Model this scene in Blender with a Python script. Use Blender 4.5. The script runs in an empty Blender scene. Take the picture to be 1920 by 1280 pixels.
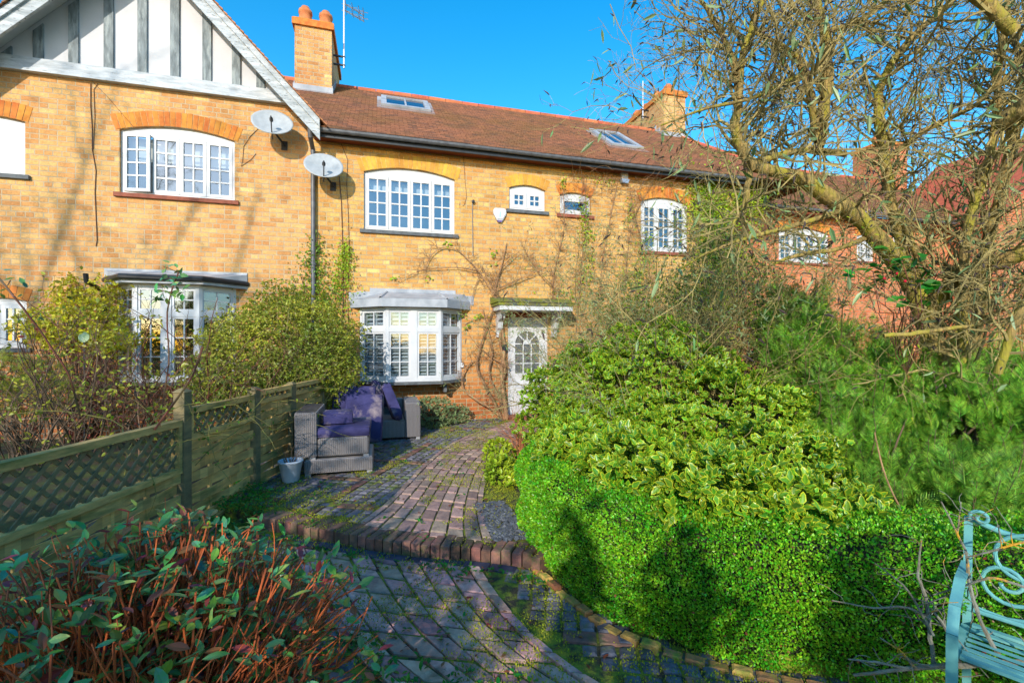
import bpy, math, random
import numpy as np
from mathutils import Vector, Matrix, noise
from mathutils.geometry import tessellate_polygon

# ------------------------------------------------------------------ camera, world, sun, exposure
sc = bpy.context.scene
T = math.radians(15.75); F = 870.0; H = 1.53
sT, cT = math.sin(T), math.cos(T)
cam_d = bpy.data.cameras.new("camera"); cam = bpy.data.objects.new("camera", cam_d)
sc.collection.objects.link(cam); sc.camera = cam
cam_d.sensor_width = 36; cam_d.lens = 36 * F / 1920; cam_d.clip_start = 0.05; cam_d.clip_end = 500
cam.location = (0, 0, H); cam.rotation_euler = (math.radians(90), 0, -T)

SUN_EL, SUN_AZ = math.radians(23), math.radians(206.5)      # azimuth clockwise from +Y
w = bpy.data.worlds.new("World"); sc.world = w; w.use_nodes = True
nt = w.node_tree; bg = nt.nodes["Background"]
sky = nt.nodes.new("ShaderNodeTexSky"); sky.sky_type = 'NISHITA'; sky.sun_disc = False
sky.sun_elevation = SUN_EL; sky.sun_rotation = SUN_AZ; sky.air_density = 1.0; sky.dust_density = 0.3; sky.ozone_density = 2.0
hs = nt.nodes.new("ShaderNodeHueSaturation"); hs.inputs['Saturation'].default_value = 1.45; hs.inputs['Hue'].default_value = 0.49
nt.links.new(sky.outputs[0], hs.inputs['Color']); nt.links.new(hs.outputs[0], bg.inputs[0])
bg.inputs[1].default_value = 0.15
sd = bpy.data.lights.new("sun", 'SUN'); sd.energy = 2.3; sd.angle = math.radians(0.6); sd.color = (1, .93, .82)
so = bpy.data.objects.new("sun", sd); sc.collection.objects.link(so)
sv = Vector((math.sin(SUN_AZ) * math.cos(SUN_EL), math.cos(SUN_AZ) * math.cos(SUN_EL), math.sin(SUN_EL)))
so.rotation_euler = sv.to_track_quat('Z', 'Y').to_euler(); so.location = sv * 40
sc.view_settings.view_transform = 'Standard'; sc.view_settings.look = 'None'; sc.view_settings.exposure = 1.12
sc.view_settings.gamma = 1; sc.view_settings.use_curve_mapping = False
sc.cycles.max_bounces = 6; sc.cycles.transparent_max_bounces = 8; sc.cycles.diffuse_bounces = 3

# ------------------------------------------------------------------ helpers
rng = np.random.default_rng(7); random.seed(7)
D = 9.07                                                     # the plane of the terrace's front wall
def pw(px, py, Y):
    k = (px - 960) / F; Z = Y / (cT - k * sT); return Vector((Z * (sT + k * cT), Y, H + (640 - py) / F * Z))
def pg(px, py, z=0):
    k = (px - 960) / F; Z = (H - z) * F / (py - 640); return Vector((Z * (sT + k * cT), Z * (cT - k * sT), z))
def pc(px, py, Z):
    k = (px - 960) / F; return Vector((Z * (sT + k * cT), Z * (cT - k * sT), H + (640 - py) / F * Z))
def cw(xc, Z, z=0.0): return Vector((Z * sT + xc * cT, Z * cT - xc * sT, z))

class Fr:                                                    # local frame: u along, o outwards, z up
    def __init__(s, o, u=(1, 0, 0), n=(0, -1, 0), k=(0, 0, 1)):
        s.o, s.u, s.n, s.k = Vector(o), Vector(u).normalized(), Vector(n).normalized(), Vector(k).normalized()
    def __call__(s, u, o, z): return s.o + s.u * u + s.n * o + s.k * z
W0 = Fr((0, 0, 0), n=(0, 1, 0))

class MB:
    def __init__(s): s.V, s.L, s.S, s.n, s.A = [], [], [], 0, []
    def add(s, v, faces, attr=None):
        v = np.asarray(v, dtype=np.float32).reshape(-1, 3)
        s.V.append(v)
        for f in faces: s.L.append(np.asarray(f, dtype=np.int32) + s.n); s.S.append(np.array([len(f)], dtype=np.int32))
        s.A.append(np.zeros(len(v), np.float32) if attr is None else attr); s.n += len(v)
    def addn(s, v, f, attr=None):                            # f: (M,k) index array
        v = np.asarray(v, dtype=np.float32).reshape(-1, 3); f = np.asarray(f, dtype=np.int32)
        s.V.append(v); s.L.append((f + s.n).ravel()); s.S.append(np.full(len(f), f.shape[1], np.int32))
        s.A.append(np.zeros(len(v), np.float32) if attr is None else attr); s.n += len(v)
    def hexa(s, p): s.addn([tuple(q) for q in p], [(0, 3, 2, 1), (4, 5, 6, 7), (0, 1, 5, 4), (1, 2, 6, 5), (2, 3, 7, 6), (3, 0, 4, 7)])
    def box(s, u0, u1, o0, o1, z0, z1, fr=W0):
        s.hexa([fr(u0, o0, z0), fr(u1, o0, z0), fr(u1, o1, z0), fr(u0, o1, z0), fr(u0, o0, z1), fr(u1, o0, z1), fr(u1, o1, z1), fr(u0, o1, z1)])
    def quad(s, *p): s.addn([tuple(q) for q in p], [tuple(range(len(p)))])
    def prism(s, poly, fr, o0, o1):                          # poly of (u,z), extruded outwards
        n = len(poly); v = [fr(a, o0, b) for a, b in poly] + [fr(a, o1, b) for a, b in poly]
        s.add([tuple(q) for q in v], [tuple(range(n))[::-1], tuple(range(n, 2 * n))] + [(i, (i + 1) % n, n + (i + 1) % n, n + i) for i in range(n)])
    def tube(s, pts, rad, n=5):
        P = np.array([tuple(p) for p in pts], dtype=np.float64); m = len(P)
        if np.isscalar(rad): rad = np.full(m, rad)
        t = np.gradient(P, axis=0); t /= (np.linalg.norm(t, axis=1, keepdims=True) + 1e-9)
        ref = np.array([0.31, 0.17, 0.93]) if abs(t[:, 2]).mean() < .8 else np.array([0.95, 0.2, 0.1])
        x = np.cross(t, ref); x /= (np.linalg.norm(x, axis=1, keepdims=True) + 1e-9); y = np.cross(t, x)
        a = np.arange(n) * 2 * np.pi / n
        v = P[:, None] + np.asarray(rad)[:, None, None] * (np.cos(a)[None, :, None] * x[:, None] + np.sin(a)[None, :, None] * y[:, None])
        i = np.arange(m - 1)[:, None] * n; j = np.arange(n)[None]; k = (j + 1) % n
        f = np.stack([i + j, i + k, i + n + k, i + n + j], -1).reshape(-1, 4)
        s.addn(v.reshape(-1, 3), f)
        if rad[-1] > .004: s.L.append(np.arange(s.n - n, s.n, dtype=np.int32)); s.S.append(np.array([n], np.int32))
    def lathe(s, c, prof, n=20, zdir=Vector((0, 0, 1))):
        q = zdir.to_track_quat('Z', 'Y'); v = []
        for r, z in prof:
            for i in range(n):
                a = 2 * math.pi * i / n; v.append(tuple(Vector(c) + q @ Vector((r * math.cos(a), r * math.sin(a), z))))
        f = [(k * n + i, k * n + (i + 1) % n, (k + 1) * n + (i + 1) % n, (k + 1) * n + i) for k in range(len(prof) - 1) for i in range(n)]
        s.addn(v, f)
    def scatter(s, tv, tf, pos, R, sc_, attr=None):
        tv = np.asarray(tv, np.float64); N = len(pos)
        if N == 0: return
        sc_ = np.asarray(sc_)
        sc_ = np.broadcast_to(sc_.reshape(-1, 1) if sc_.ndim <= 1 else sc_, (N, 1 if sc_.ndim <= 1 else 3))
        v = np.einsum('nij,nkj->nki', R, tv[None] * sc_[:, None, :]) + pos[:, None]
        base = (np.arange(N) * len(tv))
        by = {}
        for f in tf: by.setdefault(len(f), []).append(f)
        n0 = s.n
        for k, fs in by.items():
            fs = np.asarray(fs, np.int32); ff = (base[:, None, None] + fs[None] + n0).reshape(-1, k)
            s.L.append(ff.ravel().astype(np.int32)); s.S.append(np.full(len(ff), k, np.int32))
        s.V.append(v.reshape(-1, 3).astype(np.float32)); s.n += N * len(tv)
        s.A.append(np.tile(np.zeros(len(tv)) if attr is None else attr, N).astype(np.float32))
    def build(s, name, m, parent=None, smooth=False, bevel=0, attr=False):
        me = bpy.data.meshes.new(name)
        V = np.concatenate(s.V); L = np.concatenate(s.L); S = np.concatenate(s.S)
        me.vertices.add(len(V)); me.vertices.foreach_set("co", V.ravel())
        me.loops.add(len(L)); me.loops.foreach_set("vertex_index", L)
        me.polygons.add(len(S)); st = np.concatenate([[0], np.cumsum(S)[:-1]]).astype(np.int32)
        me.polygons.foreach_set("loop_start", st)
        if attr:
            a = me.attributes.new("edge", 'FLOAT', 'POINT'); a.data.foreach_set("value", np.concatenate(s.A).astype(np.float32))
        me.update(calc_edges=True); me.validate()
        me.polygons.foreach_set("use_smooth", np.full(len(me.polygons), bool(smooth)))
        me.materials.append(m)
        o = bpy.data.objects.new(name, me); sc.collection.objects.link(o)
        if parent is not None:
            o.parent = parent
            if parent.type == 'EMPTY': o.matrix_parent_inverse = parent.matrix_basis.inverted()
        if bevel:
            b = o.modifiers.new("bevel", 'BEVEL'); b.width = bevel; b.segments = 2; b.limit_method = 'ANGLE'
        return o

def tag(o, label=None, cat=None, group=None, kind=None):
    for k, v in (("label", label), ("category", cat), ("group", group), ("kind", kind)):
        if v: o[k] = v
    return o
def thing(name, loc, label, cat, group=None):
    o = bpy.data.objects.new(name, None); sc.collection.objects.link(o); o.location = loc; o.empty_display_size = .1
    return tag(o, label, cat, group)

def lin(c): return tuple(((x / 255) / 12.92 if x / 255 <= .04045 else ((x / 255 + .055) / 1.055) ** 2.4) for x in c) + (1,)
def nodes(name):
    m = bpy.data.materials.new(name); m.use_nodes = True; t = m.node_tree
    return m, t, t.nodes["Principled BSDF"], t.nodes.new("ShaderNodeTexCoord")
def nnew(t, kind, **kw):
    n = t.nodes.new(kind)
    for k, v in kw.items():
        if k in n.inputs: n.inputs[k].default_value = v
        else: setattr(n, k, v)
    return n
def ramp(t, fac, stops):
    r = t.nodes.new("ShaderNodeValToRGB"); e = r.color_ramp.elements
    while len(e) < len(stops): e.new(.5)
    for i, (p, c) in enumerate(stops): e[i].position = p; e[i].color = c
    if fac is not None: t.links.new(fac, r.inputs[0])
    return r.outputs[0]
def mixc(t, f, a, b, mode='MIX'):
    n = t.nodes.new("ShaderNodeMix"); n.data_type = 'RGBA'; n.blend_type = mode
    for sock, v in ((n.inputs[0], f), (n.inputs[6], a), (n.inputs[7], b)):
        if hasattr(v, 'is_linked'): t.links.new(v, sock)
        else: sock.default_value = v
    return n.outputs[2]
def island(t, col, amt, hue=0.0):
    g = t.nodes.new("ShaderNodeNewGeometry"); h = t.nodes.new("ShaderNodeHueSaturation")
    mr = nnew(t, "ShaderNodeMapRange", **{'To Min': 1 - amt, 'To Max': 1 + amt}); t.links.new(g.outputs['Random Per Island'], mr.inputs[0]); t.links.new(mr.outputs[0], h.inputs['Value'])
    if hue:
        ml = nnew(t, "ShaderNodeMath", operation='MULTIPLY'); ml.inputs[1].default_value = 7.31; t.links.new(g.outputs['Random Per Island'], ml.inputs[0])
        fr = nnew(t, "ShaderNodeMath", operation='FRACT'); t.links.new(ml.outputs[0], fr.inputs[0])
        m2 = nnew(t, "ShaderNodeMapRange", **{'To Min': .5 - hue, 'To Max': .5 + hue}); t.links.new(fr.outputs[0], m2.inputs[0]); t.links.new(m2.outputs[0], h.inputs['Hue'])
    if hasattr(col, 'is_linked'): t.links.new(col, h.inputs['Color'])
    else: h.inputs['Color'].default_value = col
    return h.outputs[0]
def bump(t, b, height, strength=.4, dist=.01):
    n = nnew(t, "ShaderNodeBump", Strength=strength, Distance=dist); t.links.new(height, n.inputs['Height']); t.links.new(n.outputs[0], b.inputs['Normal'])
def mat(name, c1, c2=None, scale=6, rough=.7, isl=0, hue=0, bmp=0, bscale=60, spec=.4, metal=0, stretch=None, contrast=(.35, .65), third=None, tscale=2, tpos=(.55, .7)):
    m, t, b, tc = nodes(name); co = tc.outputs['Object']
    if stretch:
        mp = nnew(t, "ShaderNodeMapping"); mp.inputs['Scale'].default_value = stretch; t.links.new(co, mp.inputs[0]); co = mp.outputs[0]
    col = lin(c1)
    if c2:
        n = nnew(t, "ShaderNodeTexNoise", Scale=scale, Detail=5.0, Roughness=.6); t.links.new(co, n.inputs['Vector'])
        col = ramp(t, n.outputs[0], [(contrast[0], lin(c1)), (contrast[1], lin(c2))])
    if third:
        n3 = nnew(t, "ShaderNodeTexNoise", Scale=tscale, Detail=6.0, Roughness=.65); t.links.new(co, n3.inputs['Vector'])
        fac = ramp(t, n3.outputs[0], [(tpos[0], (0, 0, 0, 1)), (tpos[1], (1, 1, 1, 1))]); col = mixc(t, fac, col, lin(third))
    if isl: col = island(t, col, isl, hue)
    if hasattr(col, 'is_linked'): t.links.new(col, b.inputs['Base Color'])
    else: b.inputs['Base Color'].default_value = col
    b.inputs['Roughness'].default_value = rough; b.inputs['Specular IOR Level'].default_value = spec; b.inputs['Metallic'].default_value = metal
    if bmp:
        n2 = nnew(t, "ShaderNodeTexNoise", Scale=bscale, Detail=4.0); t.links.new(co, n2.inputs['Vector']); bump(t, b, n2.outputs[0], bmp)
    return m
def leafmat(name, c1, c2, isl=.35, hue=.02, trans=.3, rough=.4, edge=None, scale=2.5, spec=.4):
    m = mat(name, c1, c2, scale=scale, rough=rough, isl=isl, hue=hue, spec=spec); t = m.node_tree; b = t.nodes["Principled BSDF"]
    src = b.inputs['Base Color'].links[0].from_socket
    if edge:
        at = t.nodes.new("ShaderNodeAttribute"); at.attribute_name = "edge"
        e = island(t, lin(edge), isl * .7, hue); src = mixc(t, at.outputs['Fac'], src, e); t.links.new(src, b.inputs['Base Color'])
    tr = t.nodes.new("ShaderNodeBsdfTranslucent"); mx = t.nodes.new("ShaderNodeMixShader"); mx.inputs[0].default_value = trans
    gm = nnew(t, "ShaderNodeGamma", Gamma=.85); t.links.new(src, gm.inputs[0]); t.links.new(gm.outputs[0], tr.inputs[0])
    t.links.new(b.outputs[0], mx.inputs[1]); t.links.new(tr.outputs[0], mx.inputs[2]); t.links.new(mx.outputs[0], t.nodes["Material Output"].inputs[0])
    return m

def brickmat(name, c1, c2, c3, mortar, low=None, bw=.235, rh=.083):
    m, t, b, tc = nodes(name)
    sp = t.nodes.new("ShaderNodeSeparateXYZ"); t.links.new(tc.outputs['Object'], sp.inputs[0])
    ad = nnew(t, "ShaderNodeMath", operation='ADD'); t.links.new(sp.outputs[0], ad.inputs[0]); t.links.new(sp.outputs[1], ad.inputs[1])
    wn = nnew(t, "ShaderNodeTexNoise", Scale=2.2, Detail=3.0); t.links.new(tc.outputs['Object'], wn.inputs['Vector'])
    ws = nnew(t, "ShaderNodeMath", operation='MULTIPLY_ADD'); ws.inputs[1].default_value = .022; t.links.new(wn.outputs[0], ws.inputs[0]); t.links.new(sp.outputs[2], ws.inputs[2])
    cb = t.nodes.new("ShaderNodeCombineXYZ"); t.links.new(ad.outputs[0], cb.inputs[0]); t.links.new(ws.outputs[0], cb.inputs[1])
    br = nnew(t, "ShaderNodeTexBrick", Scale=1.0); t.links.new(cb.outputs[0], br.inputs['Vector'])
    br.offset = .5; br.squash = .5; br.squash_frequency = 3
    for k, v in (('Mortar Size', .0075), ('Mortar Smooth', .3), ('Bias', 0.0), ('Brick Width', bw), ('Row Height', rh)): br.inputs[k].default_value = v
    br.inputs['Color1'].default_value = (0, 0, 0, 1); br.inputs['Color2'].default_value = (1, 1, 1, 1); br.inputs['Mortar'].default_value = (.5, .5, .5, 1)
    col = ramp(t, br.outputs['Color'], [(.0, lin(c1)), (.3, lin(c2)), (.55, lin(tuple(x * .5 + y * .5 for x, y in zip(c1, c3)))), (.8, lin(c3)), (.93, lin(tuple(x * .91 for x in c3))), (1, lin(tuple(min(235, x * 1.08 + 8) for x in c2)))])
    n1 = nnew(t, "ShaderNodeTexNoise", Scale=.9, Detail=6.0, Roughness=.65); t.links.new(tc.outputs['Object'], n1.inputs['Vector'])
    col = mixc(t, ramp(t, n1.outputs[0], [(.38, (0, 0, 0, 1)), (.72, (.45, .45, .45, 1))]), col, lin(c1))
    if low:  # shade on the lower wall put into the brick colour, redder and darker downwards
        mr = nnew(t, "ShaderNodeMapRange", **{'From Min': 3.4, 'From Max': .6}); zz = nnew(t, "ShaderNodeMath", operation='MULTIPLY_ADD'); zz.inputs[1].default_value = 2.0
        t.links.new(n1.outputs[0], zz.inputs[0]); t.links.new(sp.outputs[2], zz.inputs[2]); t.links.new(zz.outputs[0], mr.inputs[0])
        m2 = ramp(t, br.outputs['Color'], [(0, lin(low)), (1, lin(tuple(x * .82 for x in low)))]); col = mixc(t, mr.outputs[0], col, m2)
    n4 = nnew(t, "ShaderNodeTexNoise", Scale=38.0, Detail=4.0, Roughness=.7); t.links.new(tc.outputs['Object'], n4.inputs['Vector'])
    n6 = nnew(t, "ShaderNodeTexNoise", Scale=1.7, Detail=8.0, Roughness=.75); t.links.new(tc.outputs['Object'], n6.inputs['Vector'])
    col = mixc(t, .5, col, ramp(t, n6.outputs[0], [(.35, (.62, .55, .5, 1)), (.55, (1, 1, 1, 1))]), 'MULTIPLY')
    col = mixc(t, .55, col, ramp(t, n4.outputs[0], [(.3, (.25, .22, .2, 1)), (.65, (.9, .9, .9, 1))]), 'MULTIPLY')
    hv = nnew(t, "ShaderNodeHueSaturation", Value=1.4, Saturation=1.03); t.links.new(col, hv.inputs['Color']); col = hv.outputs[0]
    mpv = nnew(t, "ShaderNodeMapping"); mpv.inputs['Scale'].default_value = (2.6, 2.6, .22); t.links.new(tc.outputs['Object'], mpv.inputs[0]); n7 = nnew(t, "ShaderNodeTexNoise", Scale=1.0, Detail=6.0, Roughness=.7); t.links.new(mpv.outputs[0], n7.inputs['Vector'])
    col = mixc(t, .4, col, ramp(t, n7.outputs[0], [(.36, (.58, .52, .5, 1)), (.56, (1, 1, 1, 1))]), 'MULTIPLY')
    n8 = nnew(t, "ShaderNodeTexNoise", Scale=1.1, Detail=7.0, Roughness=.8); t.links.new(tc.outputs['Object'], n8.inputs['Vector'])
    col = mixc(t, ramp(t, n8.outputs[0], [(.46, (0, 0, 0, 1)), (.62, (.3, .3, .3, 1))]), col, lin((198, 126, 82)))
    # pale efflorescence on odd bricks, grey-brown mortar
    n5 = nnew(t, "ShaderNodeTexNoise", Scale=5.0, Detail=5.0, Roughness=.75); t.links.new(tc.outputs['Object'], n5.inputs['Vector'])
    col = mixc(t, ramp(t, n5.outputs[0], [(.64, (0, 0, 0, 1)), (.76, (.5, .5, .5, 1))]), col, lin((214, 186, 150)))
    mo = mixc(t, n4.outputs[0], lin(mortar), lin(tuple(x * .66 for x in mortar)))
    col = mixc(t, br.outputs['Fac'], col, mo)
    t.links.new(col, b.inputs['Base Color']); b.inputs['Roughness'].default_value = .9; b.inputs['Specular IOR Level'].default_value = .2
    iv = nnew(t, "ShaderNodeMath", operation='SUBTRACT'); iv.inputs[0].default_value = 1; t.links.new(br.outputs['Fac'], iv.inputs[1])
    hh = nnew(t, "ShaderNodeMath", operation='MULTIPLY_ADD'); hh.inputs[1].default_value = .25; t.links.new(n4.outputs[0], hh.inputs[0]); t.links.new(iv.outputs[0], hh.inputs[2])
    bump(t, b, hh.outputs[0], .9, .009)
    return m

M = {}
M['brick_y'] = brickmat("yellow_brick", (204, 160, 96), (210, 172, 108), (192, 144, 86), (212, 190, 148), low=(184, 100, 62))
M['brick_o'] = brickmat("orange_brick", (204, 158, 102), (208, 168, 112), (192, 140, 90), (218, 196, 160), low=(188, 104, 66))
M['brick_r'] = brickmat("red_brick", (200, 122, 86), (190, 108, 76), (204, 134, 94), (196, 160, 132))
M['vous_y'] = mat("yellow_rubbed_brick", (206, 158, 66), (188, 138, 52), scale=9, isl=.14, hue=.012, rough=.85, bmp=.3)
M['vous_o'] = mat("orange_rubbed_brick", (204, 134, 56), (182, 104, 40), scale=9, isl=.14, hue=.012, rough=.85, bmp=.3)
M['white'] = mat("white_paint", (204, 204, 204), (190, 190, 192), scale=3, rough=.45, bmp=.05, third=(190, 188, 178), tscale=7, tpos=(.62, .8))
M['render'] = mat("white_render", (200, 199, 200), (188, 188, 190), scale=2, rough=.85, bmp=.15, bscale=30)
M['oldwood'] = mat("weathered_grey_paint", (150, 156, 158), (196, 200, 202), scale=3, rough=.8, bmp=.5, bscale=20, stretch=(1, 1, 5), third=(96, 98, 96), tscale=12, tpos=(.56, .64))
M['oldbeam'] = mat("weathered_beam_paint", (158, 164, 168), (200, 204, 208), scale=3, rough=.8, bmp=.5, bscale=20, stretch=(1, 1, 6), third=(100, 100, 96), tscale=9, tpos=(.6, .68))
M['stud'] = mat("weathered_dark_stud", (96, 104, 106), (134, 142, 144), scale=6, rough=.8, bmp=.5, bscale=25, stretch=(3, 1, .6), third=(150, 158, 158), tscale=4, tpos=(.5, .62))
M['glass'] = None
M['lead'] = mat("grey_lead", (172, 174, 178), (142, 146, 152), scale=4, rough=.55, bmp=.2, bscale=12)
M['sill'] = mat("dark_grey_sill", (98, 102, 104), (76, 78, 80), scale=12, rough=.7, bmp=.3, isl=.08)
M['tsill'] = mat("red_tile_sill", (150, 84, 62), (120, 66, 50), scale=12, rough=.8)
M['black'] = mat("black_gutter_paint", (34, 36, 40), (48, 50, 54), scale=9, rough=.4)
M['pipe'] = mat("grey_pipe_paint", (96, 98, 102), (74, 74, 78), scale=9, rough=.45)
M['cable'] = mat("dark_cable", (88, 52, 40), rough=.6)
M['dish'] = mat("dish_grey", (172, 176, 178), (158, 162, 164), scale=12, rough=.5)
M['alu'] = mat("aerial_metal", (190, 190, 195), rough=.35, metal=.6)
M['pot'] = mat("terracotta_pot", (205, 128, 78), (180, 104, 62), scale=9, rough=.85)
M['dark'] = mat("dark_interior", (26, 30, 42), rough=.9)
M['blind'] = mat("white_blind", (215, 212, 205), (196, 192, 184), scale=2, rough=.8)
M['rtile'] = mat("ridge_tile", (196, 108, 72), (168, 88, 60), scale=5, isl=.18, hue=.01, rough=.85, bmp=.3)
M['lintel'] = mat("rust_red_timber", (150, 62, 26), (120, 48, 22), scale=4, rough=.8, stretch=(1, 1, 4))
M['gutterwood'] = mat("red_brown_eaves", (132, 66, 34), (104, 50, 28), scale=4, rough=.8)
def glassmat():
    m, t, b, tc = nodes("window_glass"); tr = t.nodes.new("ShaderNodeBsdfTransparent"); gl = t.nodes.new("ShaderNodeBsdfGlossy"); gl.inputs['Roughness'].default_value = .04
    gl.inputs['Color'].default_value = (.9, .95, 1, 1); tr.inputs[0].default_value = (.75, .82, .85, 1)
    n = nnew(t, "ShaderNodeTexNoise", Scale=1.5); t.links.new(tc.outputs['Object'], n.inputs['Vector']); bp = nnew(t, "ShaderNodeBump", Strength=.12, Distance=.05); t.links.new(n.outputs[0], bp.inputs['Height']); t.links.new(bp.outputs[0], gl.inputs['Normal'])
    mx = t.nodes.new("ShaderNodeMixShader"); mx.inputs[0].default_value = .22; t.links.new(tr.outputs[0], mx.inputs[1]); t.links.new(gl.outputs[0], mx.inputs[2]); t.links.new(mx.outputs[0], t.nodes["Material Output"].inputs[0]); return m
M['glass'] = glassmat()
def tilemat():
    m, t, b, tc = nodes("clay_roof_tile")
    sp = t.nodes.new("ShaderNodeSeparateXYZ"); t.links.new(tc.outputs['Object'], sp.inputs[0])
    cb = t.nodes.new("ShaderNodeCombineXYZ"); ad = nnew(t, "ShaderNodeMath", operation='ADD'); t.links.new(sp.outputs[0], ad.inputs[0]); ad.inputs[1].default_value = 0.0
    t.links.new(ad.outputs[0], cb.inputs[0]); t.links.new(sp.outputs[2], cb.inputs[1])
    br = nnew(t, "ShaderNodeTexBrick", Scale=1.0); t.links.new(cb.outputs[0], br.inputs['Vector'])
    for k, v in (('Mortar Size', .0045), ('Mortar Smooth', .2), ('Bias', 0.0), ('Brick Width', .17), ('Row Height', .0595)): br.inputs[k].default_value = v
    br.inputs['Color1'].default_value = (0, 0, 0, 1); br.inputs['Color2'].default_value = (1, 1, 1, 1); br.inputs['Mortar'].default_value = (.5, .5, .5, 1)
    col = ramp(t, br.outputs['Color'], [(0, lin((146, 104, 86))), (.5, lin((164, 114, 90))), (1, lin((120, 92, 82)))])
    n = nnew(t, "ShaderNodeTexNoise", Scale=.8, Detail=8.0, Roughness=.7); t.links.new(tc.outputs['Object'], n.inputs['Vector'])
    col = mixc(t, ramp(t, n.outputs[0], [(.45, (0, 0, 0, 1)), (.7, (.75, .75, .75, 1))]), col, lin((128, 104, 68)))
    n2 = nnew(t, "ShaderNodeTexNoise", Scale=14.0, Detail=6.0, Roughness=.8); t.links.new(tc.outputs['Object'], n2.inputs['Vector'])
    col = mixc(t, .7, col, ramp(t, n2.outputs[0], [(.3, (.35, .33, .3, 1)), (.65, (1, 1, 1, 1))]), 'MULTIPLY')
    col = mixc(t, br.outputs['Fac'], col, lin((84, 52, 40)))
    t.links.new(col, b.inputs['Base Color']); b.inputs['Roughness'].default_value = .9; b.inputs['Specular IOR Level'].default_value = .2
    bump(t, b, n2.outputs[0], .6, .02); return m
M['tile'] = tilemat()

# ------------------------------------------------------------------ ground
def sheet(name, poly, z, m, kind='structure', depth=0, res=0):
    mb = MB(); pts = [Vector((a, b, z)) for a, b in poly]
    for tri in tessellate_polygon([pts]): mb.quad(*[pts[i] for i in tri])
    if depth:
        n = len(pts)
        for i in range(n): a, b = pts[i], pts[(i + 1) % n]; mb.quad(a, b, b - Vector((0, 0, depth)), a - Vector((0, 0, depth)))
    return tag(mb.build(name, m), kind=kind)
M['soil'] = mat("garden_soil", (66, 54, 40), (48, 44, 30), scale=5, rough=.95, bmp=1, bscale=40, third=(72, 84, 30), tscale=2.5, tpos=(.45, .6))
M['mossjoint'] = mat("mossy_joint_soil", (72, 66, 48), (54, 50, 38), scale=12, rough=.95, bmp=1, bscale=70, third=(128, 134, 40), tscale=7, tpos=(.42, .54))
sheet("ground", [(-60, -60), (60, -60), (60, 80), (-60, 80)], -.17, M['soil'])
STEP = [(-1.45, 4.78), (-1.05, 4.5), (-.66, 4.2), (-.30, 3.93), (-.03, 3.74), (.22, 3.58), (.50, 3.45), (.78, 3.32), (1.02, 3.16), (1.12, 3.02)]
HEDGE = [(1.24, 4.05), (1.19, 3.9), (1.13, 3.6), (1.10, 3.2), (1.15, 2.88), (1.24, 2.48), (1.36, 2.24), (1.56, 2.05), (1.91, 1.78), (2.25, 1.58), (2.9, 1.3), (3.6, 1.1)]
ti = [(x + .06, y + .08) for x, y in STEP] + [(1.2, 2.86), (1.29, 2.5), (1.40, 2.28), (1.60, 2.09), (1.94, 1.82), (2.28, 1.62), (2.9, 1.34), (3.6, 1.14), (20, 1.1), (20, 11), (-1.5, 11)]
sheet("terrace_ground", ti, -.014, M['mossjoint'], depth=.16)
sheet("lower_ground", [(-1.6, .3), (4, .3), (4, 1.2), (1.3, 2.6), (1.3, 3.2), (-1.4, 5.0), (-1.6, 5)], -.099, M['mossjoint'])
sheet("garden_ground", [(-14, -.5), (-1.56, -.5), (-1.56, 10.8), (-14, 10.8)], -.02, M['soil'], depth=.1)

# ------------------------------------------------------------------ walls, windows
def arch_pts(x0, x1, zs, rise, n=14):
    if rise <= 0: return [(x0, zs), (x1, zs)]
    wd = x1 - x0; R = (wd * wd / 4 + rise * rise) / (2 * rise); a = math.asin(wd / 2 / R); c = (x0 + x1) / 2
    return [(c + R * math.sin(-a + 2 * a * i / n), zs + rise - R + R * math.cos(-a + 2 * a * i / n)) for i in range(n + 1)]
def wall(parent, outer, holes, fr, m, rev=.12, name="wall"):
    mb = MB(); loops = [[Vector((a, b, 0)) for a, b in outer]]; hp = []
    for (x0, x1, z0, z1, rise) in holes:
        p = [(x0, z0), (x1, z0)] + arch_pts(x0, x1, z1, rise)[::-1]; hp.append(p); loops.append([Vector((a, b, 0)) for a, b in p])
    flat = [p for l in loops for p in l]
    for tri in tessellate_polygon(loops): mb.quad(*[fr(flat[i].x, 0, flat[i].y) for i in tri])
    for p in hp:
        n = len(p)
        for i in range(n):
            a, b = p[i], p[(i + 1) % n]; mb.quad(fr(a[0], 0, a[1]), fr(b[0], 0, b[1]), fr(b[0], -rev, b[1]), fr(a[0], -rev, a[1]))
    return mb.build(name, m, parent)
def lattice_bars(mb, fr, u0, u1, z0, z1, cols, rows, out, st=.045, mun=.02, stb=None):
    """a casement: stiles and rails round a grid of panes"""
    stb = stb or st
    mb.box(u0, u0 + st, out - .04, out, z0, z1, fr); mb.box(u1 - st, u1, out - .04, out, z0, z1, fr)
    mb.box(u0 + st, u1 - st, out - .04, out - .001, z0, z0 + stb, fr); mb.box(u0 + st, u1 - st, out - .04, out - .001, z1 - st, z1, fr)
    a, b, c, d = u0 + st, u1 - st, z0 + stb, z1 - st
    for i in range(1, cols): x = a + (b - a) * i / cols; mb.box(x - mun / 2, x + mun / 2, out - .03, out - .006, c, d, fr)
    for j in range(1, rows): z = c + (d - c) * j / rows; mb.box(a, b, out - .028, out - .009, z - mun / 2, z + mun / 2, fr)
    return a, b, c, d
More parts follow.
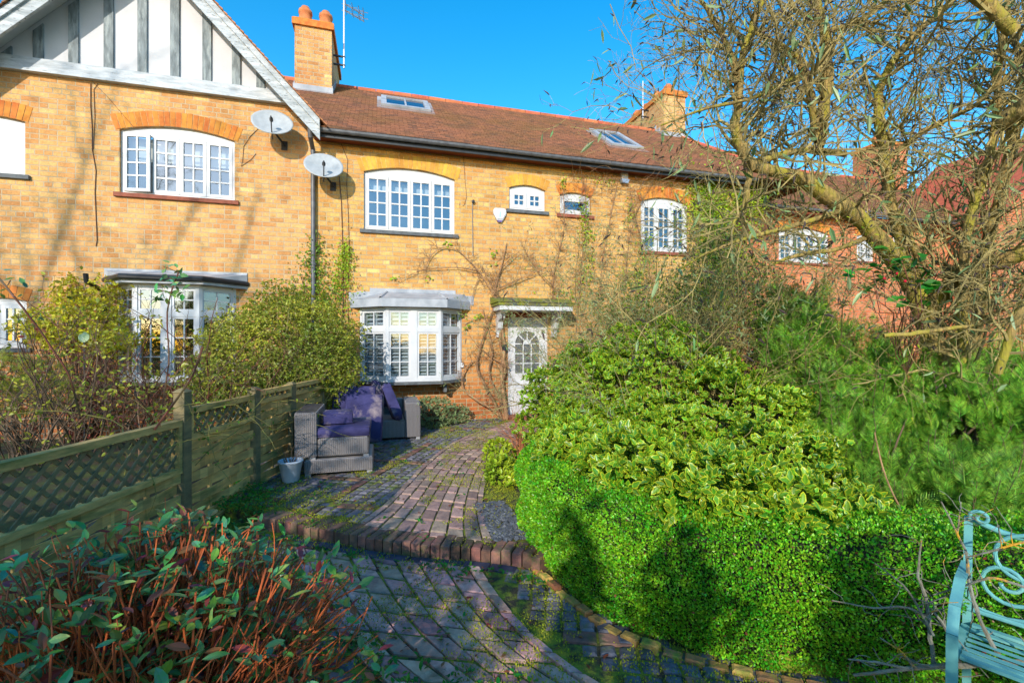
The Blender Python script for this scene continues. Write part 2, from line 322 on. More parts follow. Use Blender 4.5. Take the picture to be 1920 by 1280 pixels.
def window(parent, fr, x0, x1, z0, z1, rise, n, cols, rows, inset=.05, sill=None, fw=.05, st=.06, mun=.024, head=.0, blind=0, vous=None, name="window", openfirst=False, vh=.25, label=None):
    mb = MB(); o = -inset; g = []
    mb.box(x0, x0 + fw, o - .07, o, z0, z1, fr); mb.box(x1 - fw, x1, o - .07, o, z0, z1, fr); mb.box(x0 + fw, x1 - fw, o - .07, o - .001, z0, z0 + fw, fr)
    top = z1 - fw - head
    mb.box(x0 + fw, x1 - fw, o - .07, o - .001, top, z1, fr)
    if rise > 0:
        p = [(a, b) for a, b in arch_pts(x0, x1, z1, rise)]; p = [(x0, z1 + .003)] + p[1:-1] + [(x1, z1 + .003)]; mb.prism(p, fr, o - .06, o - .004)
    if n:
        wq = (x1 - x0 - 2 * fw) / n
        for i in range(n):
            a = x0 + fw + wq * i
            if i == 0 and openfirst: mb.box(a, a + .02, o - .07, o - .02, z0 + fw, top, fr); continue
            g.append(lattice_bars(mb, fr, a + .003, a + wq - .003, z0 + fw + .003, top - .003, cols, rows, o + .006, st, mun))
    else: g.append((x0 + fw, x1 - fw, z0 + fw, top))
    wdw = mb.build(name, M['white'], parent)
    if label: wdw['label'] = label
    for a, b, c, d in g: gp = MB(); gp.quad(fr(a, o - .018, c), fr(b, o - .018, c), fr(b, o - .018, d), fr(a, o - .018, d)); gp.build("pane", M['glass'], wdw)
    if openfirst:
        hinge = fr(x0 + fw, o, 0); an = math.radians(9)
        f2 = Fr(hinge, fr.u * math.cos(an) + fr.n * math.sin(an) * 1, fr.n * math.cos(an) - fr.u * math.sin(an))
        cm = MB(); a, b, c, d = lattice_bars(cm, f2, 0, wq, z0 + fw, top, cols, rows, .02, st, mun)
        cs = cm.build("casement", M['white'], wdw); q = MB(); q.quad(f2(a, 0, c), f2(b, 0, c), f2(b, 0, d), f2(a, 0, d)); q.build("glazing", M['glass'], wdw)
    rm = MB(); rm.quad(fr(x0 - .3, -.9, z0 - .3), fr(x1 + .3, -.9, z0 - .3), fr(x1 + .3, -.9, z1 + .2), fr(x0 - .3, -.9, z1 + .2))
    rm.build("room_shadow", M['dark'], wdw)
    if blind:
        bl = MB(); bl.box(x0 + fw, x1 - fw, o - .16, o - .15, top - blind, top, fr); bl.build("blind", M['blind'], wdw)
    if sill:
        s = MB(); k = 0.235; x = x0 - .06
        s.box(x0 - .07, x1 + .07, -.08, .05, z0 - .07, z0 - .002, fr); s.build("sill", M[sill], wdw, bevel=.006)
    if vous:
        wd = x1 - x0; R = (wd * wd / 4 + rise * rise) / (2 * rise); a = math.asin(wd / 2 / R) + .02; cx = (x0 + x1) / 2; cz = z1 + rise - R
        nv = int(R * 2 * a / .078); v = MB()
        for i in range(nv):
            t0 = -a + 2 * a * (i + .06) / nv; t1 = -a + 2 * a * (i + .94) / nv; r0, r1 = R + .004, R + vh + random.uniform(-.004, .004); ex = .004 + random.uniform(0, .003)
            P = [(cx + r * math.sin(t), cz + r * math.cos(t)) for r, t in ((r0, t0), (r0, t1), (r1, t1), (r1, t0))]
            v.prism(P, fr, -.03, ex)
        v.build("arch", M[vous], wdw)
    return wdw
FW = Fr((0, D, 0))

def bay(parent, xc, half, front, d, z0, z1, roofkind, shutters=True, label=None, zroof=2.46):
    """canted bay: xc centre, half width at wall, half width of front, projection d"""
    P = [Vector((xc - half, D, 0)), Vector((xc - front, D - d, 0)), Vector((xc + front, D - d, 0)), Vector((xc + half, D, 0))]
    mb = MB(); g = []; sh = MB()
    for i in range(3):
        a, b = P[i], P[i + 1]; u = (b - a).normalized(); n = Vector((u.y, -u.x, 0)); L = (b - a).length; f = Fr(a, u, n)
        ncas = 2 if i == 1 else 1; pad = .035
        zt = z0 + (z1 - z0) * .70
        mb.box(0 if i != 1 else .001, L, -.06, 0, z0, z0 + .07, f); mb.box(0, L, -.06, -.001, zt - .045, zt + .045, f); mb.box(0, L, -.06, -.002, z1 - .06, z1, f)
        posts = [0, L] if ncas == 1 else [0, L / 2, L]
        for q in posts:
            wq = .05 if q in (0, L) else .06
            mb.box(max(q - wq, 0 if i != 1 else 0) if q else 0, min(q + wq, L) if q else wq, -.065, .004, z0, z1, f)
        for c in range(ncas):
            u0 = posts[c] + (.05 if c == 0 else .06); u1 = posts[c + 1] - (.05 if c == ncas - 1 else .06)
            for (za, zb, rows) in ((z0 + .07, zt - .045, 3), (zt + .045, z1 - .06, 1 if shutters else 2)):
                A, B, C, E = lattice_bars(mb, f, u0, u1, za, zb, 2, rows, -.012, .034, .018)
                g.append([f(A, -.03, C), f(B, -.03, C), f(B, -.03, E), f(A, -.03, E)])
                if shutters:
                    mid = (A + B) / 2; sh.box(mid - .018, mid + .018, -.10, -.075, C, E, f)
                    sh.box(A - .01, A + .012, -.10, -.075, C, E, f); sh.box(B - .012, B + .01, -.10, -.075, C, E, f)
                    nz = int((E - C) / .062)
                    for k in range(nz):
                        z = C + (E - C) * (k + .5) / nz
                        for (ua, ub) in ((A + .013, mid - .019), (mid + .019, B - .013)):
                            sh.hexa([f(ua, -.115, z + .014), f(ub, -.115, z + .014), f(ub, -.068, z - .022), f(ua, -.068, z - .022),
                                     f(ua, -.115, z + .021), f(ub, -.115, z + .021), f(ub, -.068, z - .015), f(ua, -.068, z - .015)])
    bw = mb.build("bay_window", M['white'], parent)
    if label: bw['label'] = label
    for q in g: gp = MB(); gp.quad(*q); gp.build("pane", M['glass'], bw)
    if shutters: sh.build("shutter", M['white'], bw)
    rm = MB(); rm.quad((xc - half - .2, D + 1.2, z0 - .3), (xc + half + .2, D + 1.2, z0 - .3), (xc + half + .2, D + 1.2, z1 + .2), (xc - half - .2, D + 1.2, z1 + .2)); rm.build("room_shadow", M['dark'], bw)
    s = MB(); E = .07; Q = [P[0] + Vector((-.09, 0, 0)), P[1] + Vector((-.03, -E, 0)), P[2] + Vector((.03, -E, 0)), P[3] + Vector((.09, 0, 0))]
    poly = [tuple(q) for q in Q]
    def slab(mbx, Q, za, zb): mbx.add([(q.x, q.y, za) for q in Q] + [(q.x, q.y, zb) for q in Q], [(3, 2, 1, 0), (4, 5, 6, 7), (0, 1, 5, 4), (1, 2, 6, 5), (2, 3, 7, 6), (3, 0, 4, 7)])
    slab(s, Q, z0 - .05, z0 - .002)
    for xb in (xc - half * .55, xc + half * .62): s.box(xb - .03, xb + .03, D - d * .7, D, z0 - .22, z0 - .052)
    s.build("sill", M['sill'], bw)
    r = MB(); E = .13; Q2 = [P[0] + Vector((-.18, 0, 0)), P[1] + Vector((-.10, -E, 0)), P[2] + Vector((.10, -E, 0)), P[3] + Vector((.18, 0, 0))]
    slab(r, Q2, z1 + .002, z1 + (.15 if roofkind == 'hip' else .06))
    if roofkind == 'hip':
        zt = z1 + .152; zr = zroof; w1, w2 = Vector((Q2[0].x + .12, D, zr)), Vector((Q2[3].x - .12, D, zr)); t = [Vector((q.x, q.y, zt)) for q in Q2]
        m1, m2 = Vector((Q2[1].x + .12, D - .03, zr)), Vector((Q2[2].x - .12, D - .03, zr))
        r.quad(t[1], t[2], m2, m1); r.quad(t[0], t[1], m1, w1); r.quad(t[2], t[3], w2, m2); r.quad(m1, m2, w2, w1)
        r.tube([t[1], (t[1] + m1) / 2 + Vector((0, 0, .01)), m1], .022, 8); r.tube([t[2], (t[2] + m2) / 2 + Vector((0, 0, .01)), m2], .022, 8)
        r.box(Q2[0].x - .02, Q2[0].x + .35, D - .012, D + .01, zt - .02, zr - .02); r.box(Q2[0].x + .351, Q2[3].x - .30, D - .012, D + .01, zr - .1, zr + .07); r.box(Q2[3].x - .299, Q2[3].x + .06, D - .012, D + .01, zt - .05, zr - .03)
    else:
        slab(r, [q + Vector((0, .02, 0)) if i in (1, 2) else q for i, q in enumerate(Q2)], z1 + .062, z1 + .12)
        r.quad(Vector((Q2[0].x, D - .02, z1 + .25)), Vector((Q2[3].x, D - .02, z1 + .25)), Vector((Q2[2].x + .05, D - d - .02, z1 + .121)), Vector((Q2[1].x - .05, D - d - .02, z1 + .121)))
        r.quad(Vector((Q2[0].x, D - .02, z1 + .25)), Vector((Q2[1].x - .05, D - d - .02, z1 + .121)), Vector((Q2[0].x, D - .02, z1 + .121))); r.quad(Vector((Q2[3].x, D - .02, z1 + .25)), Vector((Q2[2].x + .05, D - d - .02, z1 + .121)), Vector((Q2[3].x, D - .02, z1 + .121)))
        r.box(Q2[0].x, Q2[3].x, D - .019, D + .01, z1 + .12, z1 + .28)
    r.build("lead_roof", M['lead'], bw)
    if roofkind != 'hip':
        gt = MB(); q = [v + Vector((0, -.04 if i in (1, 2) else 0, z1 + .09)) for i, v in enumerate(Q2)]; gt.tube(q, .045, 8); gt.build("gutter", M['black'], bw)
    return bw

def roof_slope(mb, x0, x1, y0, z0, y1, z1, gauge_z=.0595, xl=None, xr=None):
    """front slope facing -Y as stepped courses of tiles; xl/xr give the ends at a height"""
    n = int(round((z1 - z0) / gauge_z)); rr = random.Random(3)
    for k in range(n):
        f0, f1 = k / n, (k + 1) / n
        a0 = xl(f0) if xl else x0; b0 = xr(f0) if xr else x1
        if b0 - a0 < .2: break
        m = max(2, int((b0 - a0) / .34)); xs = [a0 + (b0 - a0) * i / m for i in range(m + 1)]
        v = []; wav = [.012 * noise.noise(Vector((x * .55, k * .13, 0))) + .005 * noise.noise(Vector((x * 3, k * 1.7, 5))) for x in xs]
        for x, h in zip(xs, wav):
            Y0, Z0 = y0 + (y1 - y0) * f0, z0 + (z1 - z0) * f0; Y1, Z1 = y0 + (y1 - y0) * f1, z0 + (z1 - z0) * f1
            v += [(x, Y0 - .005, Z0 + .004 + h), (x, Y0 - .012, Z0 + .024 + h), (x, Y1, Z1 + .004 + h)]
        fc = []
        for i in range(m): a = i * 3; fc += [(a, a + 3, a + 4, a + 1), (a + 1, a + 4, a + 5, a + 2)]
        mb.addn(v, fc)

# ---- centre house of the terrace
GY, GZ = 8.72, 5.26; RY, RZ = 12.32, 7.88; TI = (RZ - GZ) / (RY - GY)
house = thing("terraced_house", (3, D, 0), "yellow brick terraced house with long red-brown tiled roof, bow shuttered bay and white front door", "house")
XR = 8.0
holes = [(-.31, 1.39, 3.62, 4.70, .13), (2.50, 3.275, 4.21, 4.65, .08), (3.60, 4.30, 4.20, 4.60, .07), (5.51, 6.72, 3.53, 4.62, .12), (2.47, 3.33, 0.0, 2.02, 0), (-.34, 1.48, .8, 2.1, 0), (7.55, 7.95, 4.3, 4.65, 0)]
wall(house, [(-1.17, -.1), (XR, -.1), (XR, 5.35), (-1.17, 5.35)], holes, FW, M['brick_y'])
b = MB(); b.quad((XR, D, -.1), (XR, D + 7, -.1), (XR, D + 7, 5.35), (XR, D, 5.35)); b.quad((XR, D, 5.35), (XR, D + 7, 5.35), (XR, RY, 5.36)); b.build("side_wall", M['brick_r'], house)
window(house, FW, -.31, 1.39, 3.62, 4.70, .13, 4, 2, 4, sill='sill', fw=.04, st=.048, mun=.026, head=.02, blind=.22, vous='vous_y', label="wide upstairs window of four casements with part lowered blinds")
window(house, FW, 2.50, 3.275, 4.21, 4.65, .08, 2, 2, 2, sill='sill', fw=.05, st=.07, vous='vous_y', vh=.22, label="small arched upstairs window of eight panes")
window(house, FW, 3.60, 4.30, 4.20, 4.60, .07, 1, 1, 1, sill='tsill', fw=.05, st=.06, vous='vous_o', vh=.2, label="small arched upstairs window behind the creeper")
window(house, FW, 5.51, 6.72, 3.53, 4.62, .12, 3, 2, 4, sill='tsill', fw=.05, st=.06, vous='vous_o', label="upstairs window half hidden by ivy and branches")
window(house, FW, 7.55, 7.95, 4.3, 4.65, 0, 1, 2, 2, fw=.05, st=.04)
bay(house, .575, .95, .49, .45, .80, 2.15, 'hip', label="white canted bay window with louvred shutters")
# brick under the bay is the wall; timber eaves, gutter, downpipes
e = MB(); e.box(-1.15, XR + .25, 8.80, D, 5.17, 5.22); e.build("soffit", M['gutterwood'], house)
e = MB(); e.box(-1.15, XR + .25, 8.772, 8.799, 5.13, 5.27); e.build("fascia", M['black'], house)
g = MB(); g.tube([(-1.2, GY - .0, GZ - .02), (2, GY, GZ - .015), (5, GY, GZ - .03), (XR + .3, GY, GZ - .02)], .052, 10); g.build("gutter", M['pipe'], house)
p = MB(); p.tube([(-1.19, 8.72, 5.22), (-1.19, 8.74, 5.10), (-1.18, 8.98, 4.98), (-1.18, 9.0, 4.8), (-1.17, 9.0, 0)], .04, 10)
for z in (4.7, 2.9, 1.2): p.lathe((-1.175, 9.0, z), [(.052, 0), (.052, .05)], 12)
p.build("downpipe", M['pipe'], house)
r = MB(); hipr = lambda f: XR + .35 - max(0, f) * 0.25 - (0 if f < .0 else f) * .2
roof_slope(r, -3.2, XR + .35, GY - .05, GZ, RY, RZ, xl=lambda f: -1.22 - 2.45 * f, xr=lambda f: 10.0 - 1.75 * f)
r.quad((-3.2, RY, RZ), (8.3, RY, RZ), (9.8, RY + 3.6, GZ), (-3.2, RY + 3.6, GZ)); r.quad((8.3, RY, RZ), (10.0, GY, GZ), (10.0, RY + 3.6, GZ))
r.build("roof", M['tile'], house)
r = MB(); x = -3.2
while x < 8.2: 
    r.tube([(x, RY, RZ - .03 + .012 * noise.noise(Vector((x * .6, 0, 0)))), (x + .43, RY, RZ - .03 + .012 * noise.noise(Vector((x * .6 + .26, 0, 0))))], .10, 10); x += .44
for k in range(7):
    f0, f1 = k / 7, (k + .96) / 7; A = Vector((8.25, RY, RZ)); B = Vector((10.0, GY, GZ)); r.tube([A.lerp(B, f0), A.lerp(B, f1)], .08, 8)
r.build("ridge", M['rtile'], house)
def skylight(x0, x1, ya, yb, label):
    k = Vector((0, 1, TI)).normalized(); f = Fr((0, 0, 0), (1, 0, 0), Vector((0, -TI, 1)), k)
    o = Vector((0, ya, GZ + (ya - GY) * TI)); f = Fr(o, (1, 0, 0), Vector((0, -TI, 1)), k); L = (yb - ya) / k.y
    m = MB(); m.box(x0 - .05, x0 + .07, 0, .09, -.05, L, f); m.box(x1 - .07, x1 + .05, 0, .09, -.05, L, f); m.box(x0 + .07, x1 - .07, 0, .088, -.05, .08, f); m.box(x0 + .07, x1 - .07, 0, .088, L - .08, L, f)
    m.box((x0 + x1) / 2 - .02, (x0 + x1) / 2 + .02, 0, .07, .08, L - .08, f); m.box(x0 - .14, x1 + .14, 0, .03, -.2, -.051, f); m.box(x0 - .14, x0 - .051, 0, .03, -.05, L + .1, f); m.box(x1 + .051, x1 + .14, 0, .03, -.05, L + .1, f)
    s = m.build("skylight", M['lead'], house); s['label'] = label
    q = MB(); q.quad(f(x0 + .07, .055, .08), f(x1 - .07, .055, .08), f(x1 - .07, .055, L - .08), f(x0 + .07, .055, L - .08)); mm = mat("skylight_glass", (44, 60, 84), (30, 44, 66), scale=2, rough=.05, spec=1); q.build("pane", mm, s)
skylight(.05, 1.05, 10.82, 11.66, "grey framed skylight near the left chimney"); skylight(5.25, 6.0, 9.9, 11.1, "grey framed skylight near the right chimney")
def chimney(x0, x1, y0, y1, zb, zt, pots, m, label, par):
    b = MB(); b.box(x0, x1, y0, y1, zb, zt - .14); c = b.build("chimney", m, par); c['label'] = label
    k = MB(); k.box(x0 - .05, x1 + .05, y0 - .05, y1 + .05, zt - .14, zt); k.box(x0 - .02, x1 + .02, y0 - .02, y1 + .02, zt, zt + .03); k.build("cap_course", M['vous_o'], c)
    for (a, bb, rr, hh) in pots:
        q = MB(); q.lathe((a, bb, zt + .03), [(rr * 1.15, 0), (rr * 1.1, .04), (rr, .08), (rr * .92, hh * .75), (rr * 1.05, hh * .8), (rr * 1.0, hh), (rr * .8, hh), (rr * .6, hh * 1.25), (0.001, hh * 1.32)], 18); q.build("chimney_pot", M['pot'], c, smooth=True)
    fl = MB(); zf = GZ + (y0 - GY) * TI if par is house else zb
    fl.box(x0 - .03, x1 + .03, y0 - .035, y0 - .002, zf - .1, zf + .14)
    for i in range(6):
        ya = y0 + .2 * i; z = GZ + (ya - GY) * TI
        if ya < RY - .1:
            fl.box(x1 + .002, x1 + .02, ya, ya + .199, z - .1, z + .2); fl.box(x0 - .02, x0 - .002, ya, ya + .199, z - .1, z + .2)
    fl.build("lead_flashing", M['lead'], c); return c
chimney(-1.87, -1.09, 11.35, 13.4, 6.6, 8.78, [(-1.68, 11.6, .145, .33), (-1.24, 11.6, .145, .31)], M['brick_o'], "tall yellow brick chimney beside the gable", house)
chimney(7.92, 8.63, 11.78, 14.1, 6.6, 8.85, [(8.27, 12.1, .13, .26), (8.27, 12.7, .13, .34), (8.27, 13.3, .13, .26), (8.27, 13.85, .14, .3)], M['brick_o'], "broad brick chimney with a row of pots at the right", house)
# door, porch hood
def front_door():
    f = Fr((2.47, D - 0.0, 0)); W_, Hh = .86, 2.02; m = MB()
    m.box(0, .05, -.11, -.03, 0, Hh, f); m.box(W_ - .05, W_, -.11, -.03, 0, Hh, f); m.box(.05, W_ - .05, -.11, -.031, Hh - .06, Hh, f); fr_ = m.build("door_frame", M['white'], house)
    a, b_, z0, zs, zt = .05, W_ - .05, .03, 1.48, Hh - .062; m = MB(); o = -.05
    gx0, gx1 = a + .12, b_ - .12; gz0 = .88; cx = (gx0 + gx1) / 2; R = (gx1 - gx0) / 2
    pts = [(cx + R * math.cos(t), zs + R * math.sin(t)) for t in np.linspace(0, math.pi, 17)]
    hole = [(gx0, gz0), (gx1, gz0)] + pts
    loops = [[Vector((x, z, 0)) for x, z in [(a, z0), (b_, z0), (b_, zt), (a, zt)]], [Vector((x, z, 0)) for x, z in hole]]; flat = [p for l in loops for p in l]
    for tri in tessellate_polygon(loops): m.quad(*[f(flat[i].x, o, flat[i].y) for i in tri])
    for i in range(len(hole)): p, q = hole[i], hole[(i + 1) % len(hole)]; m.quad(f(p[0], o, p[1]), f(q[0], o, q[1]), f(q[0], o - .04, q[1]), f(p[0], o - .04, p[1]))
    for i in (1, 2): x = gx0 + (gx1 - gx0) * i / 3; m.box(x - .011, x + .011, o - .03, o + .003, gz0, zs, f)
    for i in range(1, 4): z = gz0 + (zs - gz0) * i / 3; m.box(gx0, gx1, o - .03, o + .001, z - .011, z + .011, f)
    for t in (45, 90, 135):
        t = math.radians(t); dx, dz = math.cos(t), math.sin(t); nx, nz = -dz * .012, dx * .012
        m.prism([(cx + dx * .08 + nx, zs + dz * .08 + nz), (cx + dx * .08 - nx, zs + dz * .08 - nz), (cx + dx * R - nx, zs + dz * R - nz), (cx + dx * R + nx, zs + dz * R + nz)], f, o - .03, o + .002)
    m.prism([(cx + .09 * math.cos(t), zs + .09 * math.sin(t)) for t in np.linspace(0, math.pi, 9)], f, o - .03, o + .004)
    for (za, zb) in ((.16, .72),):
        for (xa, xb) in ((a + .1, cx - .04), (cx + .04, b_ - .1)): m.box(xa, xb, o, o + .012, za, zb, f); m.box(xa + .04, xb - .04, o + .012, o + .02, za + .04, zb - .04, f)
    dr = m.build("door", M['white'], house); dr['label'] = "white front door with sunburst fanlight glazing"
    q = MB(); q.prism(hole, f, o - .026, o - .022); q.build("pane", mat("frosted_glass", (120, 122, 120), (60, 62, 62), scale=60, rough=.25, bmp=.8, bscale=90), dr)
    h = MB(); h.lathe(f(b_ - .06, o, 1.02), [(.012, 0), (.012, .03), (.026, .04), (.024, .06), (0.001, .068)], 12, Vector((0, -1, 0))); brs = mat("brass", (170, 140, 80), rough=.3, metal=.9); h.build("handle", brs, dr); h = MB(); h.box(cx - .1, cx + .1, o, o + .01, .80, .84, f); h.build("letter_plate", brs, dr)
    h = MB(); h.box(2.40, 3.4, 8.7, D, -.05, .05); h.build("doorstep", M['tsill'], house)
front_door()
m = MB(); m.box(2.12, 3.66, 8.44, D, 2.22, 2.275); m.quad((2.10, 8.42, 2.276), (3.68, 8.42, 2.276), (3.68, D - .003, 2.42), (2.10, D - .003, 2.42)); m.quad((2.10, 8.42, 2.276), (2.10, D - .003, 2.42), (2.10, D - .003, 2.276)); m.quad((3.68, 8.42, 2.276), (3.68, D - .003, 2.276), (3.68, D - .003, 2.42)); hd = m.build("porch_hood", mat("mossy_felt", (110, 104, 60), (70, 78, 84), scale=8, rough=.95, bmp=.8, third=(120, 124, 30), tscale=5, tpos=(.45, .55)), house)
m = MB(); m.box(2.15, 3.63, 8.47, D, 2.13, 2.219); m.build("hood_board", M['white'], hd)
for xb in (2.27, 3.45):
    m = MB(); f = Fr((xb, D, 0), (0, -1, 0), (-1, 0, 0)); m.prism([(0, 1.62), (.07, 1.62), (.09, 1.74), (.16, 1.80), (.20, 1.92), (.34, 1.98), (.40, 2.08), (.54, 2.10), (.54, 2.129), (0, 2.129)], f, -.05, .05); m.build("bracket", M['white'], hd)
m = MB(); m.box(2.40, 3.40, D - .012, D + .02, 2.022, 2.129); m.build("lintel", M['lintel'], house)

# ---- left house with the timbered gable
lh = thing("gabled_house", (-3.7, D, 0), "orange brick house with white black-timbered gable at the left end of the terrace", "house")
AX, AZ = -3.70, 7.84; SL = 1.055; BZ = 5.74
holes = [(-4.13, -2.45, 3.97, 5.01, .13), (-6.4, -5.37, 4.13, 4.97, .06), (-6.05, -5.35, 1.43, 2.16, .05), (-4.12, -2.47, .85, 2.3, 0)]
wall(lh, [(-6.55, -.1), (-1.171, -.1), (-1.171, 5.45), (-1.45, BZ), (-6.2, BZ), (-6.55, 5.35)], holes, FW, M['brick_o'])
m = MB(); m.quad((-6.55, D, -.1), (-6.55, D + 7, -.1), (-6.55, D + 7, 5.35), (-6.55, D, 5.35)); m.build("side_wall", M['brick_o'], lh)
window(lh, FW, -4.13, -2.45, 3.97, 5.01, .13, 4, 2, 4, sill='tsill', fw=.045, st=.05, mun=.026, blind=.38, vous='vous_o', openfirst=True, label="wide upstairs window with its left casement ajar")
w0 = window(lh, FW, -6.4, -5.37, 4.13, 4.97, .06, 0, 1, 1, sill='sill', fw=.05, vous='vous_o', label="upstairs window blanked by a plain white blind")
m = MB(); m.box(-6.35, -5.42, D + .056, D + .062, 4.18, 4.92); m.build("blind", M['white'], w0)
window(lh, FW, -6.05, -5.35, 1.43, 2.16, .05, 2, 2, 3, sill='sill', vous='vous_o', vh=.2, label="small ground floor window with lace curtains")
bay(lh, -3.29, .86, .45, .45, .88, 2.44, 'flat', shutters=False, label="white canted bay window under a flat lead roof")
m = MB(); m.prism([(-6.3, BZ), (-1.42, BZ), (AX, AZ + .24)], FW, -.02, .0); m.build("gable_panel", M['render'], lh)
m = MB(); m.box(-6.25, -1.5, 9.002, 9.05, 5.775, 5.96); m.box(-6.3, -1.42, 8.97, 9.069, 5.735, 5.774); m.build("gable_beam", M['oldbeam'], lh)
for i, xs in enumerate((-5.591, -5.191, -4.736, -4.266, -3.802, -3.338, -2.866, -2.42, -2.04)):
    zt = AZ - abs(xs - AX) * SL + .20; m = MB(); m.prism([(xs - .065, 5.961), (xs + .065, 5.961), (xs + .065, zt - (.07 if xs > AX else -.07)), (xs - .065, zt + (.07 if xs > AX else -.07))], FW, .001, .035); m.build("stud", M['stud'], lh)
YB = 8.62; wv = .24
for sgn in (1, -1):
    end = 2.68
    def pt(d, h, y): return (AX + sgn * d, y, AZ - d * SL + h)
    vv = wv * math.sqrt(1 + SL * SL)
    for (h0, h1, y0, y1, mm, nm) in ((0, vv * .62, YB, YB + .04, 'oldwood', "bargeboard"), (vv * .62, vv, YB - .035, YB + .04, 'oldwood', "verge_moulding")):
        m = MB(); m.hexa([pt(0, h0, y0), pt(end, h0, y0), pt(end, h0, y1), pt(0, h0, y1), pt(0, h1, y0), pt(end, h1, y0), pt(end, h1, y1), pt(0, h1, y1)]); m.build(nm, M[mm], lh)
    m = MB(); m.hexa([pt(0, vv - .04, YB + .041), pt(end, vv - .04, YB + .041), pt(end, vv - .04, 9.06), pt(0, vv - .04, 9.06), pt(0, vv - .01, YB + .041), pt(end, vv - .01, YB + .041), pt(end, vv - .01, 9.06), pt(0, vv - .01, 9.06)]); m.build("soffit", M['white'], lh)
    m = MB(); n = 46
    for k in range(n):
        d0, d1 = (end + .12) * k / n, (end + .12) * (k + 1) / n; j = random.uniform(-.008, .008)
        m.hexa([pt(d0, vv + .0, YB - .07 + j), pt(d1, vv + .012, YB - .07 + j), pt(d1, vv + .012, 12.3), pt(d0, vv, 12.3), pt(d0, vv + .02, YB - .07 + j), pt(d1, vv + .045, YB - .07 + j), pt(d1, vv + .045, 12.3), pt(d0, vv + .02, 12.3)])
    m.build("roof", mat("orange_clay_tile", (180, 122, 80), (150, 96, 66), scale=7, rough=.9, bmp=.4, isl=.15) if sgn == 1 else M['tile'], lh)  # right slope in a lighter, more orange tile than the left
m = MB(); m.tube([(-4.33, 8.56, 2.56), (-4.34, 8.6, 2.45), (-4.3, 8.95, 2.34), (-4.3, 8.99, 2.2), (-4.3, 8.99, .3)], .035, 10); m.build("downpipe", M['black'], lh)

# ---- houses farther right
fh = thing("brick_house", (13, 10.6, 0), "red brick house set back behind the bare tree", "house", None)
YF = 10.6; FF = Fr((0, YF, 0))
holes = [(10.84, 12.69, 3.8, 4.66, .14), (13.75, 14.45, 3.95, 4.7, .06), (15.23, 15.9, 4.28, 4.78, .05), (11, 12.6, 1.0, 2.2, 0)]
wall(fh, [(8.0, -.1), (19.5, -.1), (19.5, 5.3), (8.0, 5.3)], holes, FF, M['brick_r'])
window(fh, FF, 10.84, 12.69, 3.8, 4.66, .14, 4, 2, 4, sill='tsill', vous='vous_o'); window(fh, FF, 13.75, 14.45, 3.95, 4.7, .06, 2, 2, 3, sill='tsill', vous='vous_o'); window(fh, FF, 15.23, 15.9, 4.28, 4.78, .05, 2, 2, 2, sill='tsill', vous='vous_o'); window(fh, FF, 11, 12.6, 1.0, 2.2, 0, 3, 2, 4, sill='tsill')
m = MB(); m.box(9.5, 19.5, 10.25, YF, 5.1, 5.15); m.build("soffit", M['gutterwood'], fh)
m = MB(); m.tube([(9.4, 10.2, 5.22), (19.5, 10.2, 5.22)], .055, 8); m.build("gutter", M['pipe'], fh)
m = MB(); roof_slope(m, 8.4, 19.6, 10.15, 5.24, 13.8, 7.88); m.quad((8.4, 13.8, 7.88), (19.6, 13.8, 7.88), (19.6, 17.4, 5.24), (8.4, 17.4, 5.24)); m.quad((8.4, 10.15, 5.24), (8.4, 13.8, 7.88), (8.4, 17.4, 5.24)); m.build("roof", M['tile'], fh)
m = MB()
for i in range(25): m.tube([(8.4 + i * .45, 13.8, 7.86), (8.82 + i * .45, 13.8, 7.86)], .1, 8)
m.build("ridge", M['rtile'], fh)
chimney(18.2, 19.4, 13.0, 14.2, 6.9, 9.1, [(18.5, 13.5, .14, .3), (19.1, 13.5, .14, .3)], M['brick_r'], "red brick chimney seen through the branches", fh)
gh = thing("gabled_brick_house", (21, 9.6, 0), "far red-roofed gabled house at the right edge behind the tree", "house")
m = MB(); f = Fr((0, 9.4, 0)); m.prism([(17.6, -.1), (24, -.1), (24, 5.2), (20.8, 8.0), (17.6, 5.2)], f, -3, 0); m.build("wall", M['brick_r'], gh)
m = MB(); m.prism([(17.2, 4.95), (20.8, 8.1), (24.4, 4.95), (24.4, 5.15), (20.8, 8.32), (17.2, 5.15)], f, -3.5, .35); m.build("roof", mat("red_clay_tile", (190, 96, 66), (164, 80, 56), scale=6, rough=.9, bmp=.6, bscale=25), gh)
window(gh, Fr((0, 9.399, 0)), 19, 20.6, 3.6, 4.6, .1, 3, 2, 4, inset=-.08)

